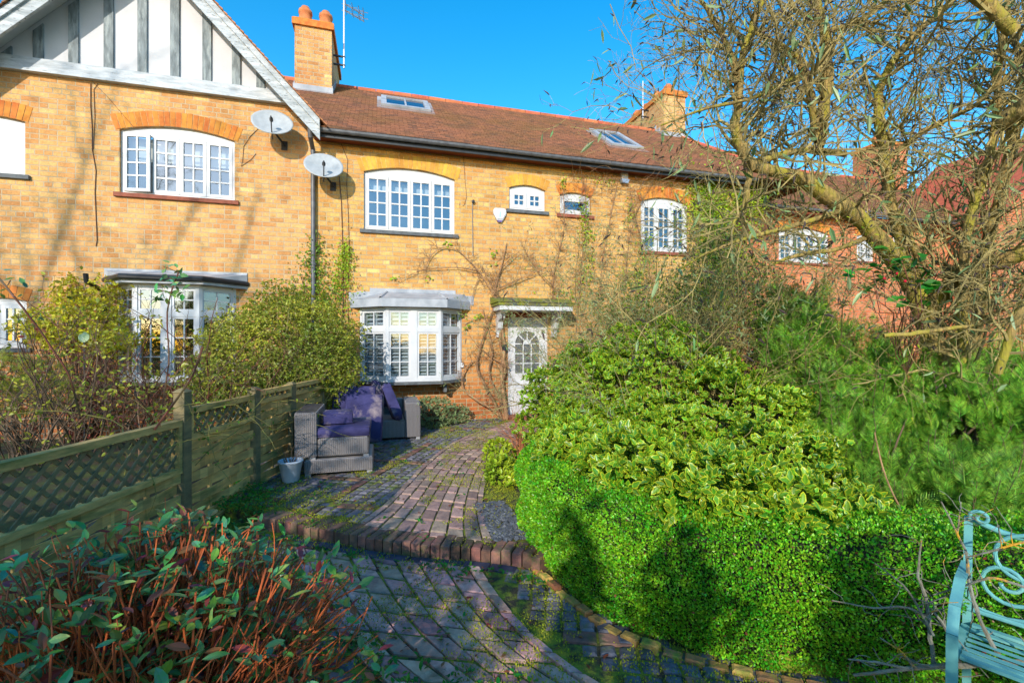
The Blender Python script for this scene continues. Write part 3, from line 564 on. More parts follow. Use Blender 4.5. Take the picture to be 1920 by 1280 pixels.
# ------------------------------------------------------------------ things on the walls
def satdish(px, py, out, label, tilt):
    c = pw(px, py, D - out); wp = Vector((c.x + .12, D, c.z - .22)); root = thing("satellite_dish", wp, label, "satellite dish", "satellite dishes on the front walls")
    n = Vector((.10, -.88, .35)).normalized(); m = MB(); q = n.to_track_quat('Z', 'Y'); N = 28; v = []; fs = []
    for k, r in enumerate((0, .12, .2, .27, .3)):
        for i in range(N):
            a = 2 * math.pi * i / N; z = (r / .3) ** 2 * .045; v.append(tuple(c + q @ Vector((1.08 * r * math.cos(a), .84 * r * math.sin(a), z))))
    for k, r in enumerate((.3,)):
        for i in range(N): a = 2 * math.pi * i / N; v.append(tuple(c + q @ Vector((1.08 * r * math.cos(a), .84 * r * math.sin(a), .03))))
    for k in range(5):
        for i in range(N): fs.append((k * N + i, k * N + (i + 1) % N, (k + 1) * N + (i + 1) % N, (k + 1) * N + i))
    m.addn(v, fs); m.build("reflector", M['dish'], root, smooth=True)
    a = MB(); tip = c + n * .30 + Vector((0, 0, -.10)); a.tube([c + Vector((0, .01, -.26)), c + n * .15 + Vector((0, 0, -.24)), tip], .011, 6); a.lathe(tip - n * .04, [(.02, 0), (.028, .02), (.028, .07), (0.001, .08)], 10, n * -1)
    a.build("receiver_arm", mat("dark_plastic", (60, 60, 62), (90, 90, 92), rough=.5), root)
    b = MB(); b.tube([c - n * .02, c - n * .08 + Vector((0, 0, -.05)), Vector((wp.x, D - .08, wp.z)), Vector((wp.x, D - .01, wp.z))], .018, 8); b.box(wp.x - .05, wp.x + .05, D - .012, D - .001, wp.z - .08, wp.z + .08); b.build("bracket", M['black'], root)
satdish(511, 232, .36, "round grey satellite dish under the gable's lower corner, the higher of two", 0)
satdish(607, 313, .36, "grey satellite dish beside the downpipe below the roof gutter, the lower of two", 0)
# alarm box: a shield shape with a purple foot
root = thing("alarm_box", (2.29, D, 4.05), "white burglar alarm box below the small arched window", "alarm box"); c = pw(936, 404, D); f = Fr((c.x, D, c.z))
sh = [(-.13, .02), (-.13, .10), (-.09, .13), (.09, .13), (.13, .10), (.13, .02), (.06, -.11), (-.06, -.11)]
m = MB(); m.prism(sh, f, .002, .06); m.prism([(a * .85, b * .85 + .005) for a, b in sh], f, .0605, .075); m.build("cover", M['white'], root)
m = MB(); m.prism([(-.055, -.1105), (.055, -.1105), (.035, -.145), (-.035, -.145)], f, .002, .06); m.build("lamp_strip", mat("violet_plastic", (110, 90, 150), rough=.3), root)
m = MB(); m.prism([(-.012, -.05), (.012, -.05), (.014, .06), (-.006, .05)], f, .0755, .077); m.build("marking", mat("teal_print", (140, 205, 195), rough=.5), root)
c = pw(1168, 337, D); root = thing("floodlight", (c.x, D, c.z), "white box lamp on the wall under the eaves among bare creeper", "lamp"); m = MB(); m.box(c.x - .08, c.x + .08, D - .09, D - .002, c.z - .03, c.z + .13); m.build("housing", M['white'], root, bevel=.008)
m = MB(); m.hexa([(c.x - .07, D - .10, c.z - .10), (c.x + .07, D - .10, c.z - .10), (c.x + .07, D - .02, c.z - .08), (c.x - .07, D - .02, c.z - .08), (c.x - .09, D - .13, c.z - .031), (c.x + .09, D - .13, c.z - .031), (c.x + .09, D - .02, c.z - .031), (c.x - .09, D - .02, c.z - .031)]); m.build("lamp_head", mat("lamp_lens", (150, 170, 200), rough=.2), root)
root = thing("key_safe", (1.66, D, 1.1), "small white and black doorbell box on brick right of the shuttered bay", "doorbell"); m = MB(); c = pw(866, 684, D); m.box(c.x - .035, c.x + .035, D - .03, D - .002, c.z - .055, c.z + .055); m.build("backplate", M['black'], root, bevel=.004); m = MB(); m.box(c.x - .028, c.x + .028, D - .04, D - .0301, c.z - .045, c.z + .045); m.build("face", M['white'], root); m = MB(); m.lathe((c.x, D - .041, c.z + .012), [(.012, 0), (.012, .006), (0.001, .008)], 10, Vector((0, -1, 0))); m.build("button", M['black'], root)
c = pw(976 / 1, 600, D); root = thing("wall_lantern", (2.42, D, 1.5), "small black lantern on the wall left of the white door", "lantern"); c = pw(946, 652, D - .1); m = MB(); m.lathe(c - Vector((0, 0, .07)), [(.001, 0), (.04, .01), (.05, .1), (.06, .105), (.02, .15), (.001, .16)], 8); m.tube([(c.x, D - .1, c.z + .09), (c.x, D - .05, c.z + .13), (c.x, D - .005, c.z + .05)], .008, 6); m.build("lantern_body", M['black'], root)
def cable(pts, r, label, m='cable', cat="cable", name="cable"):
    mb = MB(); mb.tube([pw(a, b, D - r - .004 - (o[0] if o else 0)) for a, b, *o in pts], r, 5); return tag(mb.build(name, M[m]), label, cat)
cable([(170, 157), (170, 200), (173, 240), (173, 280), (180, 320), (178, 360), (182, 450), (180, 462)], .006, "thick dark cable running down the brick left of the gabled house's window", )
cable([(184, 157), (176, 168), (178, 220), (175, 280)], .004, "thin dark cable looping beside the thicker one below the gable beam")
cable([(172, 152), (200, 180), (250, 238)], .003, "thin slack wire from gable beam down to the window arch")
cable([(869, 290), (872, 340), (875, 370), (870, 385), (862, 390), (862, 380)], .004, "thin hooked wire hanging from the eaves right of the wide window")
cable([(886, 378), (886, 420), (887, 480)], .009, "thin vertical pipe with a round cap on the yellow wall", m='pipe', cat="pipe", name="vent_pipe")
cable([(640, 270), (652, 300), (650, 345), (653, 400), (655, 470), (652, 560), (655, 700)], .005, "brown cable pair running down wall beside the satellite dish")
cable([(636, 330), (640, 380), (642, 440), (644, 560), (640, 700)], .008, "dark cable running from the lower dish down to the ivy")
cable([(488, 238), (470, 255), (457, 275), (455, 300), (452, 312), (470, 300), (480, 288)], .004, "thin wire drooping from the higher satellite dish")
mb = MB(); mb.lathe(pw(887, 378, D - .03), [(.03, 0), (.03, .03), (.001, .035)], 12, Vector((0, -1, 0))); tag(mb.build("pipe_cap", M['black']), "round black vent cap on the yellow wall", "vent cap")
mb = MB(); pts = [(x, GY + .07, GZ - .09 - .02 * abs(math.sin(x * 1.1))) for x in np.linspace(-1.1, 7.5, 60)]; mb.tube(pts, .006, 5); tag(mb.build("cable", mat("pale_cable", (190, 180, 165), rough=.6)), "pale wire strung along underneath the long roof gutter", "cable")
mb = MB(); mb.tube([pw(622, 180, 11.3), pw(611, 235, 9.4), pw(612, 245, 8.7)], .006, 5); tag(mb.build("cable", M['cable']), "dark aerial lead crossing roof tiles below the left chimney", "cable")
def aerial(base, h, els, label, m_):
    root = thing("television_aerial", base, label, "aerial", "television aerials on chimneys"); x, y, z = base
    m = MB(); m.tube([(x, y, z), (x, y, z + h)], .018, 6); m.build("mast", m_, root)
    m = MB(); 
    for zz, L in els:
        m.tube([(x, y, zz), (x + .45, y + .1, zz - .12)], .012, 5)
        for q in (0.05, .2, .35, .45): m.tube([(x + q - .02, y - L / 2, zz - q * .26), (x + q, y + L / 2, zz - q * .26 + .01)], .009, 4); m.tube([(x + q - L / 3, y, zz - q * .26), (x + q + L / 3, y, zz - q * .26)], .009, 4)
    m.build("element", m_, root); m = MB(); m.box(x - .32 if x < 0 else x - .05, x + .03 if x < 0 else x + .3, y - .02, y + .02, z + .05, z + .08); m.box(x - .32 if x < 0 else x - .05, x + .03 if x < 0 else x + .3, y - .02, y + .02, z + .25, z + .28); m.build("clamp", M['black'], root)
aerial((-.85, 11.7, 8.02), 1.9, [(9.4, .3), (9.55, .3)], "thin television aerial bracketed to the tall left chimney", M['alu'])
aerial((7.72, 12.6, 8.35), 1.15, [(9.42, .4), (9.22, .3)], "pale television aerial on the broad right chimney", M['alu'])

# ------------------------------------------------------------------ paving
def pave(mb, c, z0, z1, gap=.006, ch=.006, zj=.004, tilt=.004):
    """one paver from 4 plan corners"""
    cen = sum(c, Vector((0, 0))) / 4; q = []
    for p in c: d = cen - p; L = d.length; q.append(p + d * (gap * 1.4 / max(L, 1e-4)))
    dz = random.uniform(-zj, zj); tx, ty = random.uniform(-tilt, tilt) * 10, random.uniform(-tilt, tilt) * 10
    def z(p, zz): return zz + dz + (p.x - cen.x) * tx * .3 + (p.y - cen.y) * ty * .3
    top = []
    for p in q: d = cen - p; top.append(p + d * (ch * 1.4 / max(d.length, 1e-4)))
    j = [Vector((random.uniform(-.003, .003), random.uniform(-.003, .003))) for _ in range(4)]
    v = [(p.x, p.y, z0) for p in q] + [(p.x, p.y, z(p, z1 - ch * .8)) for p in q] + [(p.x + j[i].x, p.y + j[i].y, z(p, z1)) for i, p in enumerate(top)]
    mb.addn(v, [(0, 1, 5, 4), (1, 2, 6, 5), (2, 3, 7, 6), (3, 0, 4, 7), (4, 5, 9, 8), (5, 6, 10, 9), (6, 7, 11, 10), (7, 4, 8, 11), (8, 9, 10, 11)])
class Poly:
    def __init__(s, pts):
        s.p = [Vector(q) for q in pts]; s.d = [0]
        for a, b in zip(s.p, s.p[1:]): s.d.append(s.d[-1] + (b - a).length)
        s.L = s.d[-1]
    def at(s, t):
        t = max(0, min(s.L, t))
        for i in range(len(s.p) - 1):
            if t <= s.d[i + 1] + 1e-9: return s.p[i].lerp(s.p[i + 1], (t - s.d[i]) / max(1e-9, s.d[i + 1] - s.d[i]))
        return s.p[-1]
def smooth(pts, k=3):
    P = [Vector(p) for p in pts]
    for _ in range(k):
        Q = [P[0]]
        for a, b in zip(P, P[1:]): Q += [a.lerp(b, .25), a.lerp(b, .75)]
        P = Q + [P[-1]]
    return P
M['paver'] = mat("purple_brown_paver", (200, 158, 144), (158, 122, 114), scale=14, isl=.30, hue=.035, rough=.75, bmp=.5, bscale=50, third=(104, 92, 78), tscale=5, tpos=(.55, .7))
M['paver2'] = mat("sandy_brown_paver", (174, 144, 128), (138, 114, 106), scale=14, isl=.28, hue=.025, rough=.8, bmp=.5, bscale=50, third=(104, 104, 52), tscale=4, tpos=(.6, .72))
M['sett'] = mat("slate_blue_sett", (112, 108, 116), (82, 80, 86), scale=18, isl=.35, hue=.03, rough=.7, bmp=.7, bscale=45, third=(84, 96, 36), tscale=4, tpos=(.52, .64))
M['terra'] = mat("terracotta_brick", (138, 96, 80), (92, 72, 66), scale=11, isl=.42, hue=.02, rough=.9, bmp=.8, bscale=35, third=(84, 84, 52), tscale=9, tpos=(.5, .66))
M['edging'] = mat("mossy_edging_brick", (196, 136, 72), (140, 104, 68), scale=13, isl=.35, hue=.03, rough=.95, bmp=1, bscale=30, third=(132, 130, 50), tscale=12, tpos=(.52, .64))
M['slate'] = mat("dark_slate_strip", (62, 64, 84), (48, 50, 62), scale=9, isl=.12, rough=.6, bmp=.3)
def path(name, Lp, Rp, ncol, m, z0, z1, edge, inv=False):
    Lc, Rc = Poly(smooth(Lp)), Poly(smooth(Rp)); mb = MB(); Lm = (Lc.L + Rc.L) / 2
    def P(t, s): return Lc.at(t * Lc.L).lerp(Rc.at(t * Rc.L), s)
    bl = .245; e = .06
    for j in range(ncol):
        s0 = e + (1 - 2 * e) * j / ncol; s1 = e + (1 - 2 * e) * (j + 1) / ncol; o = -(j % 2) * .5 * bl + random.uniform(-.03, .03); 
        t = o
        while t < Lm:
            l = bl if random.random() > .06 else bl * .5
            a, b = max(0, t) / Lm, min(Lm, t + l) / Lm
            if b - a > .012: pave(mb, [P(a, s0), P(a, s1), P(b, s1), P(b, s0)], z0, z1, gap=.008 + random.random() * .007)
            t += l
    for (s0, s1) in ((0, e), (1 - e, 1)):
        t = 0
        while t < Lm: a, b = t / Lm, min(Lm, t + bl) / Lm; pave(mb, [P(a, s0), P(a, s1), P(b, s1), P(b, s0)], z0, z1 + .006); t += bl
    return tag(mb.build(name, m), kind='structure'), P
UL = [(2.6, 8.75), (1.9, 8.1), (1.14, 7.22), (.69, 6.3), (.44, 5.67), (.20, 4.98), (.0, 4.45), (-.26, 4.0)]
UR = [(3.5, 8.4), (2.7, 7.4), (1.95, 6.6), (1.45, 5.95), (1.17, 5.2), (.97, 4.5), (.86, 4.0), (.82, 3.44)]
path("upper_path", UL, UR, 7, M['paver2'], -.03, 0.0, .05)
LL = [(-.66, 3.98), (-.55, 3.6), (-.38, 3.1), (-.18, 2.6), (.02, 2.28), (.25, 1.9), (.5, 1.4)]
LR = [(.68, 3.27), (.70, 3.05), (.74, 2.72), (.79, 2.48), (.90, 2.16), (1.1, 1.8), (1.4, 1.4)]
path("lower_path", LL, LR, 7, M['paver'], -.16, -.085, .05)
# step of bricks on edge, with a dark strip at its foot
st = Poly(smooth(STEP[1:], 2)); mb = MB(); mf = MB(); t = 0
while t < st.L - .07:
    a, b = st.at(t), st.at(t + .072); d = (b - a).normalized(); n = Vector((d.y, -d.x)); back = .205 + random.uniform(-.02, .015); fo = random.uniform(-.012, .012)
    pave(mb, [a + n * fo, b + n * fo, b - n * back, a - n * back], -.15, .006, gap=.004, ch=.010, zj=.009, tilt=.012); t += .078
tag(mb.build("brick_step", M['terra']), kind='structure')
t = .35
while t < st.L - .25:
    a, b = st.at(t), st.at(t + .2); d = (b - a).normalized(); n = Vector((d.y, -d.x)); pave(mf, [a + n * .02, b + n * .02, b + n * .11, a + n * .11], -.16, -.083, gap=.003); t += .205
tag(mf.build("slate_kerb", M['slate']), kind='structure')
def inside(p, poly):
    c = False; n = len(poly)
    for i in range(n):
        (x0, y0), (x1, y1) = poly[i], poly[(i + 1) % n]
        if (y0 > p[1]) != (y1 > p[1]) and p[0] < (x1 - x0) * (p[1] - y0) / (y1 - y0) + x0: c = not c
    return c
def setts(name, poly, ang, z0, z1, cell=8, s=.098):
    ms, mt = MB(), MB(); ca, sa = math.cos(ang), math.sin(ang); xs = [p[0] for p in poly]; ys = [p[1] for p in poly]; cx, cy = sum(xs) / len(xs), sum(ys) / len(ys); R = 6
    for i in range(-60, 60):
        for j in range(-60, 60):
            u, v = i * s, j * s; x, y = cx + u * ca - v * sa, cy + u * sa + v * ca
            if abs(x - cx) > 5 or abs(y - cy) > 5 or not inside((x, y), poly): continue
            bi, bj = i % cell == 0, j % cell == 0
            if noise.noise(Vector((x * 1.6, y * 1.6, 9))) > .08: bi = bj = False
            def C(du, dv): return Vector((cx + (u + du) * ca - (v + dv) * sa, cy + (u + du) * sa + (v + dv) * ca))
            if bi or bj:
                if bi and not bj and j % 2: continue
                if bj and not bi and i % 2: continue
                q = [C(0, 0), C(s, 0), C(s, s * (2 if bi and not bj else 1)), C(0, s * (2 if bi and not bj else 1))] if not (bj and not bi) else [C(0, 0), C(2 * s, 0), C(2 * s, s), C(0, s)]
                pave(mt, q, z0, z1 + .003, gap=.006)
            else:
                jj = [Vector((random.uniform(-.006, .006), random.uniform(-.006, .006))) for _ in range(4)]
                pave(ms, [C(0, 0) + jj[0], C(s, 0) + jj[1], C(s, s) + jj[2], C(0, s) + jj[3]], z0, z1, gap=.009, ch=.012, zj=.006, tilt=.01)
    tag(ms.build(name, M['sett']), kind='structure'); tag(mt.build("brick_strips", M['terra']), kind='structure')
setts("terrace_setts", [(-1.55, 4.95), (-.98, 4.75), (-.55, 4.4), (-.22, 4.15), (-.02, 4.5), (.18, 5.0), (.40, 5.65), (.65, 6.3), (1.1, 7.25), (1.85, 8.15), (2.3, 8.95), (-1.55, 8.95)], math.radians(-27), -.03, -.002)
setts("lower_setts", [(.76, 3.2), (1.08, 3.0), (1.12, 2.7), (1.24, 2.36), (1.5, 2.1), (1.85, 1.85), (2.2, 1.62), (2.9, 1.34), (2.9, 1.0), (1.5, 1.2), (1.15, 1.8), (.94, 2.18), (.84, 2.5), (.78, 2.8)], math.radians(-22), -.16, -.084)
setts("side_setts", [(-1.5, 4.6), (-.68, 4.05), (-.6, 3.6), (-.42, 3.1), (-.25, 2.6), (-.1, 2.2), (-1.5, 2.2)], math.radians(-30), -.16, -.086, cell=9)
hl = Poly(smooth(HEDGE, 2)); mb = MB(); t = .5
while t < hl.L - .1:
    a, b = hl.at(t), hl.at(t + .1); d = (b - a).normalized(); n = Vector((d.y, -d.x)); n = n if n.x < 0 or n.y < 0 else -n
    pave(mb, [a + n * .085, b + n * .085, b + n * .025, a + n * .025], -.16, -.062 + random.uniform(-.014, .010), gap=.003, ch=.009, zj=.006); t += .106
tag(mb.build("brick_edging", M['edging']), "row of mossy orange bricks set on end along the hedge foot", "edging")

# ------------------------------------------------------------------ foliage tools
def unit(a): return a / (np.linalg.norm(a, axis=-1, keepdims=True) + 1e-9)
def frames(axis, up):
    y = unit(axis); x = unit(np.cross(y, up)); z = np.cross(x, y); return np.stack([x, y, z], -1)
def rdir(n): return unit(rng.normal(size=(n, 3)))
LEAF = ([(0, 0, 0), (.26, .4, .06), (.17, .78, .04), (0, 1, -.03), (-.17, .78, .04), (-.26, .4, .06), (0, .45, 0)], [(0, 1, 2, 6), (6, 2, 3), (0, 6, 4, 5), (6, 3, 4)])
SMALL = ([(0, 0, 0), (.3, .5, .05), (0, 1, 0), (-.3, .5, .05)], [(0, 1, 2), (0, 2, 3)])
LONG = ([(0, 0, 0), (.11, .35, .02), (.08, .75, -.04), (0, 1, -.12), (-.08, .75, -.04), (-.11, .35, .02)], [(0, 1, 2, 3), (0, 3, 4, 5)])
def varileaf():
    o = [(0, 0, 0), (.22, .28, .05), (.30, .46, .02), (.20, .66, .07), (.16, .85, .02), (0, 1.03, -.05), (-.16, .85, .02), (-.20, .66, .07), (-.30, .46, .02), (-.22, .28, .05)]
    i = [(x * .64, .06 + (y - .0) * .84, z * .5 + .004) for x, y, z in o]; n = 10
    return o + i, [(k, (k + 1) % n, n + (k + 1) % n, n + k) for k in range(n)] + [(10, 11, 12, 13, 14, 15), (10, 15, 16, 17, 18, 19)], np.array([1.0] * 10 + [0.0] * 10)
VL = varileaf()
def spray():                                                 # flat scale-leaved conifer frond
    v, f = [], []
    for k in range(8):
        y = .06 + k * .118; L = .34 * (1 - (k / 9) ** 1.3) + .05
        for s in (1, -1):
            b = len(v); v += [(0, y, 0), (s * L * .55, y + .02 + L * .38, .015), (s * L, y + .06 + L * .9, -.02), (s * L * .45, y + .05 + L * .42, .01)]; f.append((b, b + 1, b + 2, b + 3) if s > 0 else (b + 3, b + 2, b + 1, b))
            b = len(v); v += [(s * L * .5, y + .07 + L * .25, 0), (s * (L * .5 + .09), y + .13 + L * .2, .01), (s * (L * .5 + .01), y + .09 + L * .3, .012)]; f.append((b, b + 1, b + 2))
    b = len(v); v += [(-.02, 0, 0), (.02, 0, 0), (.006, 1.0, 0), (-.006, 1.0, 0)]; f.append((b, b + 1, b + 2, b + 3)); return v, f
SP = spray()
def ellipsoid_pts(E, n, up_bias=0., depth=.0, lump=.18, zmin=-9):
    """points and normals over the outside of a union of ellipsoids E=[(centre, radii)]"""
    C = np.array([tuple(c) for c, r in E]); Rr = np.array([r for c, r in E], float); area = (Rr[:, 0] * Rr[:, 1] + Rr[:, 1] * Rr[:, 2] + Rr[:, 0] * Rr[:, 2]); P, N = [], []; tot = 0
    while tot < n:
        k = rng.choice(len(E), 4000, p=area / area.sum()); d = rdir(4000); d[:, 2] += up_bias; d = unit(d)
        lm = 1 + lump * np.array([noise.noise(Vector(q) * 2.3 + Vector((kk * 3.1, 0, 0))) for q, kk in zip(d, k)])[:, None]
        p = C[k] + d * Rr[k] * lm * (1 - depth * rng.random((4000, 1)) ** 1.7); nn = unit(d / Rr[k])
        ok = p[:, 2] > zmin
        for j in range(len(E)):
            q = (((p - C[j]) / (Rr[j] * .86)) ** 2).sum(1); ok &= (q > 1) | (k == j)
        P.append(p[ok]); N.append(nn[ok]); tot += ok.sum()
    return np.concatenate(P)[:n], np.concatenate(N)[:n]
def rosettes(mb, tpl, P, N, per, size, spread=(.5, 1.2), jit=.25, attr=None):
    n = len(P); t1 = unit(np.cross(N, rdir(n))); t2 = np.cross(N, t1)
    for k in range(per):
        ph = 2 * np.pi * (k / per) + rng.random(n) * .8 + k * .4; a = rng.uniform(spread[0], spread[1], n)
        ax = N * np.cos(a)[:, None] + (t1 * np.cos(ph)[:, None] + t2 * np.sin(ph)[:, None]) * np.sin(a)[:, None] + rng.normal(size=(n, 3)) * jit * .4
        up = N + rng.normal(size=(n, 3)) * jit
        off = N * (rng.uniform(-.5, .2, n) * size * .6)[:, None]
        mb.scatter(tpl[0], tpl[1], P + off, frames(ax, up), size * rng.uniform(.5, 1.25, n), attr)
def curve(a, b, n=6, sag=0., wob=.05, r=None):
    a, b = np.array(tuple(a)), np.array(tuple(b)); t = np.linspace(0, 1, n)[:, None]; L = np.linalg.norm(b - a)
    o = rng.normal(size=(n, 3)) * wob * L; o[0] = 0; o[-1] = 0
    p = a + (b - a) * t + o; p[:, 2] -= sag * L * np.sin(np.pi * t[:, 0]); return p
def shoot(p, d, L, n=5, wob=.25, up=0.):
    pts = [np.array(tuple(p))]; d = unit(np.array(tuple(d), float))
    for _ in range(n):
        d = unit(d + rng.normal(size=3) * wob + np.array([0, 0, up])); pts.append(pts[-1] + d * L / n)
    return np.array(pts)
def grow(mb, pts, r0, r1, lev, cfg, tips, sides=5):
    """tube along pts, then children; cfg[lev]=(count, length, angle, wobble, up)"""
    m = len(pts); rad = r0 + (r1 - r0) * np.linspace(0, 1, m); mb.tube(pts, rad, sides)
    if lev >= len(cfg): tips.append((pts[-1], unit(pts[-1] - pts[-2]))); return
    cnt, L, ang, wob, up = cfg[lev]; seg = np.linalg.norm(np.diff(pts, axis=0), axis=1).sum()
    for _ in range(max(1, int(cnt * (seg if lev == 0 else 1)))):
        t = rng.uniform(.12 if lev == 0 else .2, 1) * (m - 1); i = min(int(t), m - 2); f = t - i; p = pts[i] * (1 - f) + pts[i + 1] * f; d = unit(pts[i + 1] - pts[i])
        d2 = unit(d * math.cos(ang) + unit(np.cross(d, rdir(1)[0])) * math.sin(ang * rng.uniform(.6, 1.3)))
        rr = min((r0 + (r1 - r0) * t / (m - 1)) * .62, .05 if lev == 0 else .012); l = L * rng.uniform(.5, 1.35)
        grow(mb, shoot(p, d2, l, 5 if lev < len(cfg) - 1 else 4, wob, up), rr, max(rr * .35, .0013), lev + 1, cfg, tips, 4 if lev == 0 else 3)

LM = {}
LM['vari'] = leafmat("variegated_leaf", (108, 156, 36), (66, 124, 30), isl=.4, hue=.02, trans=.25, rough=.35, edge=(210, 212, 42), spec=.5)
LM['box'] = leafmat("box_leaf", (124, 184, 34), (70, 146, 24), isl=.6, hue=.035, trans=.25, rough=.35, scale=3.2)
LM['conifer'] = leafmat("conifer_frond", (104, 166, 46), (48, 112, 38), isl=.65, hue=.03, trans=.3, rough=.5, scale=1.8, edge=(172, 210, 66))
LM['olive'] = leafmat("olive_leaf", (176, 174, 54), (112, 126, 40), isl=.45, hue=.03, trans=.3, scale=1.2)
LM['yellow'] = leafmat("golden_leaf", (206, 192, 40), (170, 170, 36), isl=.3, hue=.02, trans=.3)
LM['ivy'] = leafmat("ivy_leaf", (134, 158, 36), (62, 110, 24), isl=.4, hue=.02, trans=.3)
LM['teal'] = leafmat("blue_green_leaf", (64, 134, 96), (130, 166, 56), isl=.5, hue=.07, trans=.25, rough=.35, scale=9, spec=.45)
LM['grey'] = leafmat("grey_green_leaf", (150, 166, 120), (96, 134, 70), isl=.3, hue=.03, trans=.25, scale=3)
LM['green'] = leafmat("fresh_green_leaf", (54, 132, 34), (34, 104, 28), isl=.35, hue=.02, trans=.3)
LM['lime'] = leafmat("lime_leaf", (168, 186, 40), (116, 150, 30), isl=.35, hue=.025, trans=.3)
LM['pale'] = leafmat("pale_variegated_leaf", (96, 122, 64), (74, 100, 50), isl=.3, hue=.02, trans=.2, edge=(196, 202, 150))
LM['red'] = leafmat("red_brown_leaf", (132, 74, 44), (104, 60, 40), isl=.4, hue=.03, trans=.2)
LM['bronze'] = leafmat("bronze_leaf", (168, 84, 58), (124, 70, 66), isl=.45, hue=.04, trans=.3, scale=9)
LM['moss'] = leafmat("moss", (170, 168, 34), (120, 134, 30), isl=.4, hue=.02, trans=.2, rough=.9)
M['bark'] = mat("tan_bark", (170, 142, 84), (96, 84, 50), scale=9, rough=.95, bmp=1, bscale=22, stretch=(4, 4, .8), third=(150, 140, 48), tscale=2, tpos=(.46, .6))
M['twig'] = mat("grey_tan_twig", (170, 152, 96), (116, 104, 66), scale=4, rough=.9, isl=.3)
M['vine'] = mat("pale_vine_bark", (168, 130, 92), (124, 92, 66), scale=10, rough=.9, isl=.2, bmp=.4)
M['dtwig'] = mat("dark_twig", (112, 86, 66), (84, 72, 54), scale=4, rough=.9, isl=.3)
M['rose'] = mat("red_rose_stem", (110, 52, 44), (84, 70, 42), scale=4, rough=.6, isl=.25)
M['cutstem'] = mat("orange_cut_stem", (222, 108, 48), (150, 80, 54), scale=7, rough=.7, isl=.3)
M['seed'] = mat("dead_seedhead", (82, 66, 60), (58, 48, 50), scale=20, rough=.95, isl=.3, bmp=.8, bscale=90)
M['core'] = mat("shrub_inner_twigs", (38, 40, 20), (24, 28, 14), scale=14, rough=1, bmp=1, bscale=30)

def shrub(name, E, label, cat, lmat, tpl, n, size, per=5, twig='dtwig', depth=.3, up=.0, ntwig=160, spread=(.5, 1.2), base=None, attr=None, zmin=0.0, jit=.3, group=None, lump=.2, upn=.4, tw=.0035):
    c0 = np.array([tuple(c) for c, r in E]).mean(0); root = thing(name, (c0[0], c0[1], 0), label, cat, group)
    P, N = ellipsoid_pts(E, n, depth=depth, zmin=zmin, lump=lump); N = unit(N + np.array([0, 0, upn]) + rng.normal(size=N.shape) * .35)
    mb = MB(); rosettes(mb, tpl, P, N, per, size, spread, jit, attr); mb.build("crown", LM[lmat], root, attr=attr is not None)
    tb = MB(); idx = rng.choice(len(P), min(ntwig, len(P)), replace=False)
    bs = base if base is not None else [c0 * np.array([1, 1, 0])]
    for i in idx:
        b = np.array(tuple(bs[rng.integers(len(bs))])) + np.append(rng.normal(size=2) * .08, 0); tip = P[i] + N[i] * .03; mid = (b * .35 + tip * .65); mid[2] = b[2] * .4 + tip[2] * .6
        pts = np.concatenate([curve(b, mid, 4, wob=.03), curve(mid, tip, 4, wob=.04)[1:]]); tb.tube(pts, np.linspace(tw * 2.6, tw * .6, len(pts)), 4)
    tb.build("trunk", M[twig], root); return root

# ------------------------------------------------------------------ planting, right-hand side
def R3(c, *r): return (c, r)
E = [R3(pc(1105, 775, 6.0), .80, .80, .80), R3(pc(1240, 765, 5.4), .95, .85, .92), R3(pc(1360, 830, 4.6), .80, .75, .72), R3(pc(1240, 860, 4.3), .55, .55, .45), R3(pc(1440, 895, 3.75), .62, .55, .46), R3(pc(1090, 830, 5.1), .50, .6, .42), R3(pc(1085, 845, 3.75), .32, .34, .26), R3(pc(1180, 880, 3.15), .34, .34, .26), R3(pc(1320, 918, 2.75), .34, .32, .24), R3(pc(1460, 940, 2.62), .30, .28, .20), R3(pc(1580, 965, 2.6), .24, .24, .13)]
shrub("variegated_shrub", E, "big rounded shrub of yellow-edged green leaves spilling over the clipped hedge", "shrub", 'vari', VL[:2], 11500, .060, per=6, depth=.22, attr=VL[2], lump=.42, ntwig=220, spread=(.4, 1.3), twig='twig')
# clipped hedge
hp = Poly(smooth(HEDGE, 2)); hroot = thing("clipped_hedge", (1.4, 2.6, -.05), "low clipped bright green box hedge curving along the brick path edge", "hedge")
mb = MB(); core = MB(); NH = 120000; t = rng.random(NH) ** .8; t = 1 - t; P = np.zeros((NH, 3)); N = np.zeros((NH, 3)); grid = [hp.at(hp.L * i / 400) for i in range(401)]; G = np.array([tuple(g) for g in grid]); TG = unit(np.gradient(G, axis=0)); NG = np.stack([-TG[:, 1], TG[:, 0]], -1)
if NG[100, 0] < 0: NG = -NG                                  # points into the bed
hh, tk = .60, .42
prof = rng.random(NH); ii = t * 400; i0 = np.clip(ii.astype(int), 0, 399); fr_ = (ii - i0)[:, None]; g = G[i0] * (1 - fr_) + G[i0 + 1] * fr_; nn = NG[i0]
face = prof < .68; s = prof / .68; s2 = (prof - .68) / .32
lumpv = np.array([noise.noise(Vector((a[0] * 2.2, a[1] * 2.2, b * 2.5))) * .07 + noise.noise(Vector((a[0] * 7, a[1] * 7, b * 7))) * .025 for a, b in zip(g, np.where(face, s, 1.2))])
zt = np.array([noise.noise(Vector((a[0] * 1.7, a[1] * 1.7, 4))) * .06 for a in g])
rd = .08                                                      # rounded shoulder
P[:, :2] = np.where(face[:, None], g - nn * (lumpv + .03 * np.sin(s * 3.1))[:, None] + nn * (rd * np.clip((s - .85) / .15, 0, 1) ** 2)[:, None], g + nn * (rd + s2 * (tk - rd))[:, None])
